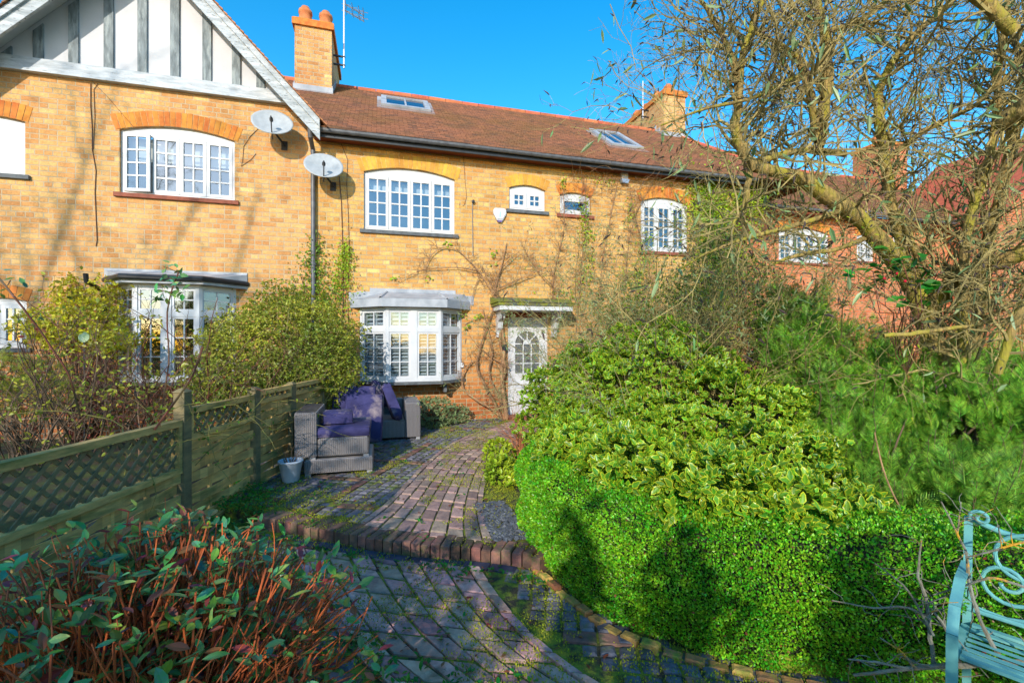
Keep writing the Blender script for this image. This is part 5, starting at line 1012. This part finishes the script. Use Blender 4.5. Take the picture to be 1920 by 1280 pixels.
# ------------------------------------------------------------------ fence
M['fence'] = mat("green_treated_timber", (228, 182, 108), (184, 146, 88), scale=5, rough=.85, isl=.22, bmp=.4, bscale=30, stretch=(1, 1, 5), third=(112, 116, 60), tscale=2, tpos=(.5, .7))
M['fence_d'] = mat("dark_weathered_timber", (140, 122, 84), (106, 96, 70), scale=5, rough=.9, isl=.12, bmp=.4, bscale=30, stretch=(1, 1, 4))
frt = thing("garden_fence", tuple(cw(-2.72, 3.4, -.1)), "weathered green timber fence with woven slat panels and lattice tops", "fence")
FX = -2.74; ff = Fr(cw(FX, 0), (sT, cT, 0), (cT, -sT, 0))      # u runs away from the camera, outward faces the path
posts = [(1.9, -.15, 1.02), (3.86, -.15, 1.11), (4.93, -.05, 1.02), (5.75, -.05, 1.0), (6.7, -.05, 1.0)]
for u, z0, z1 in posts:
    m = MB(); m.box(u - .045, u + .045, -.045, .045, z0, z1, ff); m.hexa([ff(u - .055, -.055, z1), ff(u + .055, -.055, z1), ff(u + .055, .055, z1), ff(u - .055, .055, z1), ff(u - .02, -.02, z1 + .03), ff(u + .02, -.02, z1 + .03), ff(u + .02, .02, z1 + .03), ff(u - .02, .02, z1 + .03)]); m.build("post", M['fence_d'], frt)
def panel(u0, u1, zb, zm, zt):
    m = MB(); n = int((zm - zb) / .088); h = (zm - zb) / n; nv = max(2, int((u1 - u0) / .3)); us = [u0 + (u1 - u0) * i / nv for i in range(nv + 1)]
    for k in range(n):
        z = zb + k * h; s = 1 if k % 2 else -1; N = nv * 4; rowp = []
        for i in range(N + 1):
            u = u0 + (u1 - u0) * i / N; o = .016 * s * math.cos(math.pi * nv * i / N) ; rowp.append((u, o))
        for (a, oa), (b, ob) in zip(rowp, rowp[1:]): m.hexa([ff(a, oa - .004, z + .007), ff(b, ob - .004, z + .007), ff(b, ob + .004, z + .007), ff(a, oa + .004, z + .007), ff(a, oa - .004, z + h - .006), ff(b, ob - .004, z + h - .006), ff(b, ob + .004, z + h - .006), ff(a, oa + .004, z + h - .006)])
    m.build("slat_panel", M['fence'], frt)
    m = MB(); 
    for u in us[1:-1]: m.box(u - .015, u + .015, -.028, -.006, zb, zm, ff)
    m.box(u0, u1, -.035, .035, zm, zm + .045, ff); m.box(u0, u1, -.035, .035, zb - .03, zb, ff); m.box(u0, u1, -.035, .035, zt - .05, zt, ff); m.box(u0, u0 + .035, -.034, .034, zm + .045, zt - .05, ff); m.box(u1 - .035, u1, -.034, .034, zm + .045, zt - .05, ff); m.build("rail", M['fence'], frt)
    m = MB(); z0, z1 = zm + .045, zt - .05; hh_ = z1 - z0; st_ = .115
    for s, o in ((1, .006), (-1, -.006)):
        u = u0 - hh_
        while u < u1 + hh_:
            a, b = (u, u + hh_) if s > 0 else (u + hh_, u); za, zb_ = z0, z1
            # clip to the panel
            pts = [(a, za), (b, zb_)]; (ua, zA), (ub, zB) = pts
            def cl(ua, zA, ub, zB, lim, low):
                if low and ua < lim <= ub: f_ = (lim - ua) / (ub - ua); return lim, zA + (zB - zA) * f_, ub, zB
                if low and ub < lim <= ua: f_ = (lim - ub) / (ua - ub); return ua, zA, lim, zB + (zA - zB) * f_
                if not low and ub > lim >= ua: f_ = (lim - ua) / (ub - ua); return ua, zA, lim, zA + (zB - zA) * f_
                if not low and ua > lim >= ub: f_ = (lim - ub) / (ua - ub); return lim, zB + (zA - zB) * f_, ub, zB
                return ua, zA, ub, zB
            if not (max(ua, ub) <= u0 or min(ua, ub) >= u1):
                ua, zA, ub, zB = cl(ua, zA, ub, zB, u0, True); ua, zA, ub, zB = cl(ua, zA, ub, zB, u1, False)
                if abs(ub - ua) > .02:
                    wd = .017; m.hexa([ff(ua - wd, o - .005, zA), ff(ua + wd, o - .005, zA), ff(ua + wd, o + .005, zA), ff(ua - wd, o + .005, zA), ff(ub - wd, o - .005, zB), ff(ub + wd, o - .005, zB), ff(ub + wd, o + .005, zB), ff(ub - wd, o + .005, zB)])
            u += st_
    m.build("lattice", M['fence_d'], frt)
panel(1.95, 3.81, -.08, .45, .885); panel(3.91, 4.88, -.06, .70, .97); panel(4.98, 5.70, .0, .86, 1.0); panel(5.80, 6.65, .0, .86, 1.0)

# ------------------------------------------------------------------ rattan furniture
def wicker():
    m, t, b, tc = nodes("grey_rattan"); co = tc.outputs['Object']
    w1 = nnew(t, "ShaderNodeTexWave", Scale=28.0, Distortion=.6); w1.wave_type = 'BANDS'; w1.bands_direction = 'Z'; t.links.new(co, w1.inputs[0])
    mp = nnew(t, "ShaderNodeMapping"); mp.inputs['Rotation'].default_value = (0, 0, math.radians(45)); t.links.new(co, mp.inputs[0])
    w2 = nnew(t, "ShaderNodeTexWave", Scale=22.0, Distortion=.8); w2.wave_type = 'BANDS'; w2.bands_direction = 'X'; t.links.new(mp.outputs[0], w2.inputs[0])
    mx = nnew(t, "ShaderNodeMath", operation='MULTIPLY'); t.links.new(w1.outputs['Fac'], mx.inputs[0]); t.links.new(w2.outputs['Fac'], mx.inputs[1])
    sq = nnew(t, "ShaderNodeMath", operation='ADD'); t.links.new(mx.outputs[0], sq.inputs[0]); ml = nnew(t, "ShaderNodeMath", operation='MULTIPLY'); ml.inputs[1].default_value = .5; t.links.new(w1.outputs['Fac'], ml.inputs[0]); t.links.new(ml.outputs[0], sq.inputs[1])
    col = ramp(t, sq.outputs[0], [(.05, lin((70, 64, 66))), (.5, lin((152, 144, 142))), (1, lin((198, 190, 186)))])
    n = nnew(t, "ShaderNodeTexNoise", Scale=9.0, Detail=6.0, Roughness=.8); t.links.new(co, n.inputs['Vector']); col = mixc(t, ramp(t, n.outputs[0], [(.6, (0, 0, 0, 1)), (.7, (.7, .7, .7, 1))]), col, lin((196, 196, 188)))
    t.links.new(col, b.inputs['Base Color']); b.inputs['Roughness'].default_value = .55; bump(t, b, sq.outputs[0], .9, .01); return m
M['wicker'] = wicker()
M['cush'] = mat("faded_purple_canvas", (60, 58, 104), (42, 40, 80), scale=5, rough=.9, bmp=.9, bscale=9, third=(140, 126, 128), tscale=3.2, tpos=(.52, .68))
def cushion(c, size, rot, label, name="cushion", group="purple cushions on the rattan furniture"):
    sx, sy, sz = size; N = 14; v = []; Rm = Matrix.Rotation(rot[2], 3, 'Z') @ Matrix.Rotation(rot[1], 3, 'Y') @ Matrix.Rotation(rot[0], 3, 'X'); fs = []; idx = {}
    sd_ = rng.integers(1000)
    import bmesh
    bm = bmesh.new(); bmesh.ops.create_cube(bm, size=2); bmesh.ops.subdivide_edges(bm, edges=bm.edges[:], cuts=9, use_grid_fill=True)
    for q in bm.verts:
        x, y, z = q.co; ed = 1 - .10 * (abs(x) ** 6 + abs(y) ** 6) / 2; puff = (1 - x ** 4) * (1 - y ** 4)
        zz = z * (.80 + .20 * puff); sq = 1 - .05 * abs(z) ** 2; ns = noise.noise(Vector((x * 2.2 + sd_, y * 2.2, z * 1.5))) * .05 + noise.noise(Vector((x * 8 + sd_, y * 3, z))) * .02
        q.co = Vector((x * sx / 2 * sq * (1 - .03 * y ** 4 * abs(x)), y * sy / 2 * sq * (1 - .03 * x ** 4 * abs(y)), zz * sz / 2 * (1 + ns * 3)))
        q.co = Rm @ q.co + Vector(c)
    root = thing(name, tuple(c), label, "cushion", group); me = bpy.data.meshes.new("cover"); bm.to_mesh(me); bm.free(); me.materials.append(M['cush']); me.polygons.foreach_set("use_smooth", [True] * len(me.polygons))
    o = bpy.data.objects.new("cover", me); sc.collection.objects.link(o); o.parent = root; o.matrix_parent_inverse = root.matrix_basis.inverted(); bv = o.modifiers.new("bevel", 'BEVEL'); bv.width = .012; bv.segments = 2; bv.limit_method = 'ANGLE'; bv.angle_limit = math.radians(50)
    pp = MB()
    for zs in (1, -1):
        ring = [Rm @ Vector((sx / 2 * .955 * a, sy / 2 * .955 * b, zs * sz / 2 * .74)) + Vector(c) for a, b in [(-1, -1), (0, -1), (1, -1), (1, 0), (1, 1), (0, 1), (-1, 1), (-1, 0), (-1, -1)]]; pp.tube(ring, .005, 5)
    pp.build("piping", M['cush'], root)
def rattan(name, loc, label, cat, parts, feet):
    root = thing(name, loc, label, cat, "grey rattan garden furniture")
    for nm, b in parts: m = MB(); m.box(*b); m.build(nm, M['wicker'], root, bevel=.02)
    for (x, y, z, h) in feet: m = MB(); m.box(x - .03, x + .03, y - .03, y + .03, z, z + h); m.build("foot", M['alu'], root)
# footstool on the ground, armchair stacked on it, sofa behind
rattan("rattan_footstool", (-.46, 6.0, 0), "low grey rattan footstool on the mossy setts under the stacked armchair", "footstool", [("base", (-.84, -.09, 5.66, 6.40, .03, .185))], [(-.80, 5.72, -.01, .04), (-.13, 5.72, -.01, .04), (-.80, 6.35, -.01, .04), (-.13, 6.35, -.01, .04)])
rattan("rattan_armchair", (-.5, 6.0, .2), "grey rattan armchair with only a left arm, stacked on the footstool", "armchair", [("seat_base", (-.70, -.14, 5.68, 6.44, .215, .42)), ("arm", (-.94, -.702, 5.66, 6.46, .215, .73)), ("backrest", (-.70, -.14, 6.442, 6.56, .215, .50))], [(-.17, 5.73, .186, .028), (-.75, 5.73, .186, .028)])
rattan("rattan_sofa", (-.2, 7.8, 0), "grey rattan sofa in front of the shuttered bay window", "sofa", [("seat_base", (-.90, .36, 7.44, 8.14, .03, .30)), ("arm", (.362, .60, 7.42, 8.26, .03, .57)), ("arm", (-1.12, -.902, 7.42, 8.26, .03, .57)), ("backrest", (-.90, .36, 8.141, 8.25, .03, .565))], [(.56, 7.47, -.01, .04), (-1.08, 7.47, -.01, .04), (.56, 8.2, -.01, .04), (-1.08, 8.2, -.01, .04)])
cushion((-.42, 6.05, .485), (.60, .74, .13), (0, 0, 0), "large flat purple seat cushion lying on the stacked armchair")
cushion((-.50, 5.98, .625), (.34, .36, .15), (0, 0, .08), "small thick faded cushion on top of the armchair seat cushion")
cushion((-.23, 6.75, .47), (.52, .66, .13), (math.radians(80), 0, math.radians(-14)), "big purple cushion standing upright between armchair and sofa")
cushion((-.38, 7.25, .62), (.62, .50, .13), (math.radians(76), 0, math.radians(-6)), "purple back cushion leaning behind the big upright one")
cushion((.16, 7.62, .56), (.15, .42, .62), (math.radians(-18), math.radians(-20), math.radians(8)), "plump purple cushion propped diagonally against the sofa arm")
cushion((-.02, 7.9, .68), (.13, .36, .48), (math.radians(-8), math.radians(-28), math.radians(10)), "narrow purple cushion wedged behind the diagonal one")
# white pot
c = pg(545, 902); root = thing("plant_pot", tuple(c), "white plastic pot with a dead plant beside the fence post", "plant pot"); m = MB(); m.lathe(c, [(.001, .0), (.075, 0), (.085, .01), (.12, .21), (.128, .215), (.128, .235), (.118, .235), (.112, .19), (.001, .18)], 28); m.build("pot", mat("white_plastic", (196, 204, 214), (176, 184, 196), scale=6, rough=.4), root, smooth=True)
m = MB(); 
for _ in range(26): m.tube(shoot((c.x + rng.normal() * .03, c.y + rng.normal() * .03, .18), rdir(1)[0] * .5 + np.array([0, 0, 1]), rng.uniform(.1, .28), 5, .25), np.linspace(.003, .001, 6), 4)
m.build("dead_stems", M['dtwig'], root)
# hose reel
c = pw(619, 722, 8.86); root = thing("hose_reel", (c.x, D, c.z), "teal plastic hose reel with yellow hose on wall behind the sofa", "hose reel"); m = MB(); m.box(c.x - .12, c.x + .12, D - .22, D - .03, c.z - .17, c.z + .17); m.box(c.x - .05, c.x + .05, D - .03, D - .001, c.z - .1, c.z + .1); m.build("casing", mat("teal_plastic", (24, 140, 130), (20, 120, 116), rough=.35), root, bevel=.03)
m = MB()
for k in range(4): r_ = .15 + .012 * k; m.tube([(c.x + .05 + (r_ * .5) * math.cos(a), D - .24 - .008 * k, c.z - .06 + r_ * math.sin(a)) for a in np.linspace(0, 6.28, 22)], .007, 6)
m.tube([(c.x + .1, D - .2, c.z + .0), (c.x + .25, D - .22, c.z + .02), (c.x + .38, D - .18, c.z - .03), (c.x + .42, D - .15, c.z - .15)], .007, 6); m.build("hose", mat("yellow_hose", (190, 170, 50), rough=.5), root)

# ------------------------------------------------------------------ bench
M['teal'] = mat("teal_metal_paint", (108, 172, 166), (92, 152, 156), scale=9, rough=.4, third=(128, 184, 176), tscale=5)
A = cw(2.0, 2.04, 0); uu = Vector((cT * .632 + sT * -.775, -sT * .632 + cT * -.775, 0)).normalized(); vv_ = Vector((uu.y, -uu.x, 0)); 
if vv_.dot(-A.normalized()) < 0: vv_ = -vv_
bf = Fr((A.x, A.y, -.05), uu, vv_); brt = thing("garden_bench", (A.x, A.y, -.05), "pale teal metal garden bench with scrolled back at the lower right corner", "bench"); BL = 1.1
def bar(pts, r, name, n=8): m = MB(); m.tube([bf(*p) for p in pts], r, n); m.build(name, M['teal'], brt)
def flat(pts, wd, th, name):
    m = MB()
    for a, b in zip(pts, pts[1:]):
        a, b = Vector(a), Vector(b); d = (b - a); s = Vector((1, 0, 0)) * wd / 2; nn_ = s.cross(d).normalized() * th / 2
        m.hexa([bf(*(a - s - nn_)), bf(*(a + s - nn_)), bf(*(a + s + nn_)), bf(*(a - s + nn_)), bf(*(b - s - nn_)), bf(*(b + s - nn_)), bf(*(b + s + nn_)), bf(*(b - s + nn_))])
    m.build(name, M['teal'], brt)
def spiral(c, r0, r1, a0, turns, o=0, n=26): return [(c[0] + (r0 + (r1 - r0) * t) * math.cos(a0 + turns * 2 * math.pi * t), o, c[1] + (r0 + (r1 - r0) * t) * math.sin(a0 + turns * 2 * math.pi * t)) for t in np.linspace(0, 1, n)]
zs, zb = .36, .80
for u in (0, BL):
    flat([(u, .01, 0), (u, 0, zs), (u, -.05, zb)], .028, .012, "back_post")
    flat([(u, .39, 0), (u, .38, zs * .7), (u, .37, zs + .08), (u, .31, zs + .17), (u, .18, zs + .235), (u, .0, zs + .25)], .035, .010, "arm")
    flat([(u, .02, zs - .02), (u, .36, zs - .02)], .03, .012, "side_rail")
for k in range(8):
    v = .03 + k * .045; m = MB(); m.box(.02, BL - .02, v - .013, v + .013, zs - .010, zs + .002 - .012 * math.sin(math.pi * k / 7), bf); m.build("seat_slat", M['teal'], brt)
bar([(0, -.04, zb)] + [(x, -.05 - .0, zb - .055 * math.sin(min(1, x / .35) * math.pi * .9) + .16 * max(0, math.sin((x - .15) / .8 * math.pi)) ** 1.3 if .15 < x < .95 else zb - .045 * math.sin((BL - x) / .3 * 3.0 if x > .8 else x / .3 * 3.0)) for x in np.linspace(.06, BL - .06, 24)] + [(BL, -.04, zb)], .012, "top_rail")
bar([(0, 0, zs + .05), (BL, 0, zs + .05)], .010, "lower_rail")
for s in (1, -1):
    X = (lambda x: x) if s > 0 else (lambda x: BL - x)
    def sp_(*a, **k): return [(X(x), -.02 - z * .0, z) for x, o, z in spiral(*a, **k)]
    bar(sp_((.04, zb + .01), .035, .006, math.pi, -1.2), .007, "scroll")
    bar([(X(.34), -.03, zs + .09)] + sp_((.18, zb - .14), .15, .03, -.6, 1.3), .008, "scroll"); bar(sp_((.12, zs + .20), .10, .02, -.3, -1.4), .008, "scroll"); bar(sp_((.33, zs + .14), .08, .02, 2.6, 1.4), .008, "scroll")
    bar([(X(.02), -.01, zs + .06), (X(.12), -.015, zs + .05), (X(.25), -.02, zs + .08), (X(.4), -.02, zs + .16)], .008, "scroll")
    bar([(X(.5), -.03, zs + .05), (X(.46), -.03, zs + .2), (X(.48), -.03, zs + .4), (X(.53), -.03, zs + .5)], .008, "scroll")
# fallen lichen-covered branch over the bench
M['lichen'] = mat("lichen_bark", (130, 130, 118), (104, 96, 78), scale=14, rough=.95, bmp=.8, bscale=60, third=(196, 144, 40), tscale=7, tpos=(.56, .62))
root = thing("fallen_branch", tuple(pc(1700, 1255, 1.95)), "dead lichen-covered branches lying across the bench and hedge corner", "dead branch"); m = MB(); tp_ = []
for P in [[(1600, 1265, 2.0, .006), (1700, 1252, 1.95, .009), (1790, 1248, 1.9, .011), (1920, 1240, 1.8, .012), (1990, 1235, 1.75, .012)], [(1752, 1250, 1.95, .009), (1742, 1180, 1.97, .008), (1738, 1120, 1.98, .007), (1720, 1080, 2.0, .005), (1728, 1010, 2.0, .003)],
          [(1745, 1160, 1.95, .006), (1700, 1135, 1.98, .005), (1640, 1140, 2.0, .004), (1560, 1125, 2.02, .0025)], [(1750, 1190, 1.95, .006), (1700, 1100, 1.97, .004), (1640, 1055, 2.0, .0025)], [(1800, 1240, 1.9, .008), (1770, 1170, 1.93, .006), (1745, 1140, 1.95, .004)],
          [(1880, 1240, 1.85, .009), (1840, 1170, 1.9, .008), (1815, 1090, 1.95, .007), (1815, 1040, 1.97, .005), (1790, 990, 2.0, .004), (1765, 940, 2.0, .003)], [(1715, 1250, 1.93, .006), (1690, 1220, 1.95, .004), (1650, 1195, 2.0, .003)], [(1795, 1005, 2.0, .003), (1802, 940, 2.02, .002)],
          [(1920, 1015, 1.8, .004), (1850, 1035, 1.85, .004), (1810, 1045, 1.9, .003)], [(1920, 1100, 1.8, .005), (1860, 1080, 1.85, .005), (1800, 1100, 1.92, .004), (1750, 1115, 1.96, .003)], [(1700, 1252, 1.95, .006), (1640, 1240, 1.97, .005), (1590, 1235, 2.0, .003)]]:
    q = np.array([tuple(pc(a, b, z)) for a, b, z, _ in P]); Q, R = resample(q, np.array([x[3] for x in P]), len(P) * 4)
    if 1: m.tube(Q, R, 6)
    for _ in range(7): i = rng.integers(1, len(Q) - 1); g = shoot(Q[i], rdir(1)[0] + np.array([0, 0, .4]), rng.uniform(.06, .2), 5, .3); m.tube(g, np.linspace(max(.0018, R[i] * .5), .0012, 6), 4)
m.build("twigs", M['lichen'], root)
m = MB(); P = [(1640, 810, 3.0, .004), (1655, 880, 2.95, .005), (1680, 940, 2.9, .005), (1715, 985, 2.9, .004)]; q = np.array([tuple(pc(a, b, z)) for a, b, z, _ in P]); Q, R = resample(q, np.array([x[3] for x in P]), 12); m.tube(Q, R, 6); tag(m.build("bare_cane", M['vine']), "single thin curved bare cane in front of the dark conifer", "cane")

# ------------------------------------------------------------------ foreground shrub, lower left
c0 = cw(-1.42, 1.78, 0.02); fr_root = thing("pruned_shrub", tuple(c0), "hard-pruned shrub of orange cut stems and teal leaves in the lower left foreground", "shrub"); sb, lb = MB(), MB(); LP, LA = [], []; rg = random.Random(5)
for i in range(720):
    th = rng.uniform(0, 2 * math.pi); ph = rng.uniform(.05, 1.35) ** 1.0; r = np.array([.98, .82, .76]); top = rng.uniform(.72, 1.0)
    d = np.array([math.cos(th) * math.sin(ph), math.sin(th) * math.sin(ph), math.cos(ph)]); tip_c = d * r * top; b = np.array([d[0] * .25, d[1] * .25, -.1]) + rng.normal(size=3) * [.12, .12, .02]
    P0, P1 = cw(-1.42 + b[0], 1.78 + b[1], b[2]), cw(-1.42 + tip_c[0], 1.78 + tip_c[1], .06 + tip_c[2]); Q = curve(P0, P1, 6, wob=.035)
    rr = rng.uniform(.0018, .0044); sb.tube(Q, np.linspace(rr * 1.3, rr * .85, 6), 5)
    for _ in range(2):
        k = rng.integers(2, 5); g = shoot(Q[k], unit(Q[k + 1] - Q[k]) + rdir(1)[0] * .8 + np.array([0, 0, .3]), rng.uniform(.08, .24), 4, .12, .05); sb.tube(g, np.linspace(rr * .8, rr * .6, 5), 5)
        if rng.random() < .42: LP.append(g[-1]); LA.append(unit(g[-1] - g[-2]))
    if rng.random() < .40: LP.append(Q[-1]); LA.append(unit(Q[-1] - Q[-2]))
    if rng.random() < .5: LP.append(Q[3]); LA.append(unit(Q[4] - Q[3]))
sb.build("stem", M['cutstem'], fr_root)
LP, LA = np.array(LP), np.array(LA)
BL_ = ([(0, 0, 0), (.16, .22, .03), (.22, .5, .03), (.13, .8, -.01), (0, 1, -.08), (-.13, .8, -.01), (-.22, .5, .03), (-.16, .22, .03), (0, .25, -.02), (0, .55, -.03), (0, .8, -.05)], [(0, 1, 8), (1, 2, 9, 8), (2, 3, 10, 9), (3, 4, 10), (0, 8, 7), (7, 8, 9, 6), (6, 9, 10, 5), (5, 10, 4)])
for k in range(3):
    n = len(LP); ax = unit(LA * .35 + rdir(n) * [1, 1, .5] + np.array([0, 0, .02])); lb.scatter(BL_[0], BL_[1], LP + rng.normal(size=(n, 3)) * .012, frames(ax, np.array([0, 0, 1.]) + rng.normal(size=(n, 3)) * .35), rng.uniform(.03, .085, n))
lb.build("leaves", LM['teal'], fr_root)['kind'] = 'stuff'
lb = MB(); n = len(LP); ax = unit(LA * .35 + rdir(n) * [1, 1, .5]); lb.scatter(BL_[0], BL_[1], LP + rng.normal(size=(n, 3)) * .015, frames(ax, np.array([0, 0, 1.]) + rng.normal(size=(n, 3)) * .4), rng.uniform(.03, .07, n)); lb.build("bronze_leaves", LM['bronze'], fr_root)['kind'] = 'stuff'

# ------------------------------------------------------------------ moss, weeds, leaf litter, gravel
def gz(x, y):
    return None
def low(p): # below the step?
    q = STEP
    for (x0, y0), (x1, y1) in zip(q, q[1:]):
        if x0 <= p[0] <= x1: return p[1] < y0 + (y1 - y0) * (p[0] - x0) / (x1 - x0)
    return p[0] > 1.1 and p[1] < 3.0 or p[0] < -1.4 and p[1] < 4.8
NM = 130000; P = np.stack([rng.uniform(-1.55, 2.4, NM), 1.3 + rng.random(NM) ** 1.4 * 7.4, np.zeros(NM)], 1)
def patch(P, s, thr, off=0): return np.array([noise.noise(Vector((a * s + off, b * s, off))) + .45 * noise.noise(Vector((a * s * 3.7, b * s * 3.7, off + 3))) for a, b, _ in P]) > thr
def boost(p):                                                # mossier by the step's left end, the fence and the right-hand setts
    x, y = p; v = 0
    if x < -.3 and 3.4 < y < 5.2: v += .35
    if x > .9 and y < 3: v += .25
    if -.6 < x < .7 and y > 3.6: v -= .25
    if y > 6: v -= .05
    return v
k = np.array([noise.noise(Vector((a * 2.3, b * 2.3, 1))) + .5 * noise.noise(Vector((a * 8, b * 8, 4))) + boost((a, b)) for a, b, _ in P]) > -.02
P = P[k]; P[:, 2] = [(-.088 if low(p) else -.002) for p in P]; n = len(P); P[:, 2] += rng.random(n) * .006
mb = MB(); ax = unit(rng.normal(size=(n, 3)) * [.6, .6, .3] + [0, 0, 1]); mb.scatter(SMALL[0], SMALL[1], P, frames(ax, rdir(n)), rng.uniform(.008, .017, n)); tag(mb.build("moss", LM['moss']), "yellow-green moss cushions between the pavers and setts", "moss", kind='stuff')
# weeds: small-leaved plants rooted in joints
n = 150; W_ = []; 
for _ in range(n):
    r_ = rng.random()
    if r_ < .42: x, y = rng.uniform(-1.5, -.5), rng.uniform(4.0, 5.6)
    elif r_ < .62: t_ = rng.random() * st.L; q = st.at(t_); x, y = q.x - .03, q.y - .16
    elif r_ < .85: x, y = rng.uniform(-.3, .45), rng.uniform(2.0, 2.7)
    else: x, y = rng.uniform(-.6, 1.6), rng.uniform(1.7, 7)
    W_.append((x, y, -.085 if low((x, y)) else 0))
W_ = np.array(W_); mb = MB(); Pn = np.repeat(W_, 9, 0) + rng.normal(size=(n * 9, 3)) * [.035, .035, 0] + [0, 0, .005]; ax = unit(rng.normal(size=Pn.shape) * [1, 1, .2] + [0, 0, .3]); mb.scatter(LEAF[0], LEAF[1], Pn, frames(ax, np.array([0, 0, 1.]) + rng.normal(size=Pn.shape) * .3), rng.uniform(.018, .045, len(Pn))); tag(mb.build("weeds", LM['green']), "small green weeds rooted in the paving joints and along the step", "weeds", kind='stuff')
n = 700; P = np.stack([rng.uniform(-1.5, 2.2, n), 1.4 + rng.random(n) ** 1.2 * 7, np.zeros(n)], 1); P[:, 2] = [(-.075 if low(p) else .008) for p in P]; mb = MB(); ax = unit(rng.normal(size=P.shape) * [1, 1, .12]); mb.scatter(LEAF[0], LEAF[1], P, frames(ax, np.array([0, 0, 1.]) + rng.normal(size=P.shape) * .25), rng.uniform(.015, .05, n)); tag(mb.build("fallen_leaves", LM['red']), "small dead leaves scattered over the paving", "leaf litter", kind='stuff')
n = 900; P = np.stack([rng.uniform(.84, 1.14, n), rng.uniform(3.45, 4.3, n), np.zeros(n)], 1); mb = MB(); GR = ([(-.5, -.35, 0), (.5, -.3, 0), (.4, .4, 0), (-.4, .35, 0), (-.35, -.25, .3), (.35, -.2, .35), (.3, .3, .3), (-.3, .25, .25)], [(4, 5, 6, 7), (0, 1, 5, 4), (1, 2, 6, 5), (2, 3, 7, 6), (3, 0, 4, 7)]); ax = unit(rng.normal(size=P.shape) * [1, 1, .2]); mb.scatter(GR[0], GR[1], P, frames(ax, np.array([0, 0, 1.]) + rng.normal(size=P.shape) * .4), rng.uniform(.02, .045, n)); tag(mb.build("slate_chippings", mat("slate_chip", (92, 96, 104), (64, 68, 76), scale=20, isl=.3, rough=.6)), "grey slate chippings beside the brick path end", "gravel", kind='stuff')
# ground cover by fence and in beds
P = np.stack([rng.uniform(-1.55, -1.0, 1600), rng.uniform(4.3, 6.0, 1600), np.zeros(1600)], 1); P = P[(P[:, 0] < -1.1 - .35 * (P[:, 1] - 5.2))]; P[:, 2] = [(-.10 if low(p) else 0.0) for p in P]; P[:, 2] += rng.random(len(P)) * .07; mb = MB(); ax = unit(rng.normal(size=P.shape) * [1, 1, .4]); mb.scatter(SMALL[0], SMALL[1], P, frames(ax, np.array([0, -.3, 1.]) + rng.normal(size=P.shape) * .4), rng.uniform(.02, .045, len(P))); tag(mb.build("ground_ivy", LM['green']), "dark green ivy creeping along the foot of the fence", "ground cover", kind='stuff')

# ------------------------------------------------------------------ trees out of frame whose shade falls on the garden
def shade_tree(loc, E, n, size, label, leaf='olive', name="garden_tree"):
    root = thing(name, loc, label, "tree"); P, N = ellipsoid_pts(E, n, depth=.8, lump=.5, zmin=.0); mb = MB(); rosettes(mb, LEAF, P, N, 3, size, (.5, 1.4), .5); mb.build("crown", LM[leaf], root)
    tb = MB(); tb.tube(curve(loc, tuple(E[0][0]), 8, wob=.02), np.linspace(.12, .05, 8), 8)
    for i in rng.choice(n, 60, replace=False): tb.tube(curve(tuple(E[0][0]), P[i], 5, wob=.05), np.linspace(.03, .006, 5), 5)
    tb.build("trunk", M['bark'], root)
SHADE = True
if SHADE:
    V_ = Vector
    shade_tree((-4.6, -2.2, -.1), [R3(V_((-4.9, -2.2, 2.1)), 1.15, .5, 2.0), R3(V_((-6.4, -2.4, 2.0)), 1.0, .5, 1.9), R3(V_((-3.3, -2.2, 1.6)), .75, .5, 1.6)], 5200, .13, "tall leafy shrub behind the camera on the left")
    shade_tree((-1.5, -2.2, -.1), [R3(V_((-2.1, -2.2, 1.25)), .8, .5, 1.35), R3(V_((-.8, -2.2, 1.05)), .75, .5, 1.1), R3(V_((.5, -2.2, .85)), .75, .5, .95), R3(V_((-1.25, -2.2, 2.3)), .10, .12, .7), R3(V_((-.7, -2.3, 2.1)), .14, .15, .6), R3(V_((.2, -2.2, 1.9)), .12, .15, .5)], 4200, .12, "lower leafy shrub behind the camera across the path")  # narrow upright shoots of this unseen shrub are added to cast banded shade
    rt = thing("bare_garden_tree", (-10.6, -2.5, 0), "tall bare tree behind the camera whose shadow falls on the left wall", "tree"); mb = MB(); tt = []
    for kk in range(12): grow(mb, shoot((-10.6 + rng.normal() * .2, -2.5, 1.5), rdir(1)[0] * .4 + np.array([0, 0, 1]), rng.uniform(6.5, 10), 10, .09, .05), .075, .02, 0, [(1.7, 1.5, .7, .2, .02), (4, .7, .7, .2, 0)], tt, 5)
    mb.tube([(-10.6, -2.5, -.1), (-10.6, -2.5, 1.6)], [.2, .16], 8); mb.build("trunk", M['bark'], rt); TT = np.array([a for a, b in tt]); TD = np.array([b for a, b in tt]); kk = rng.random(len(TT)) < .3; m2 = MB(); rosettes(m2, LEAF, TT[kk], TD[kk], 4, .12); m2.build("crown", LM['olive'], rt)
print("verts", sum(len(m.vertices) for m in bpy.data.meshes))
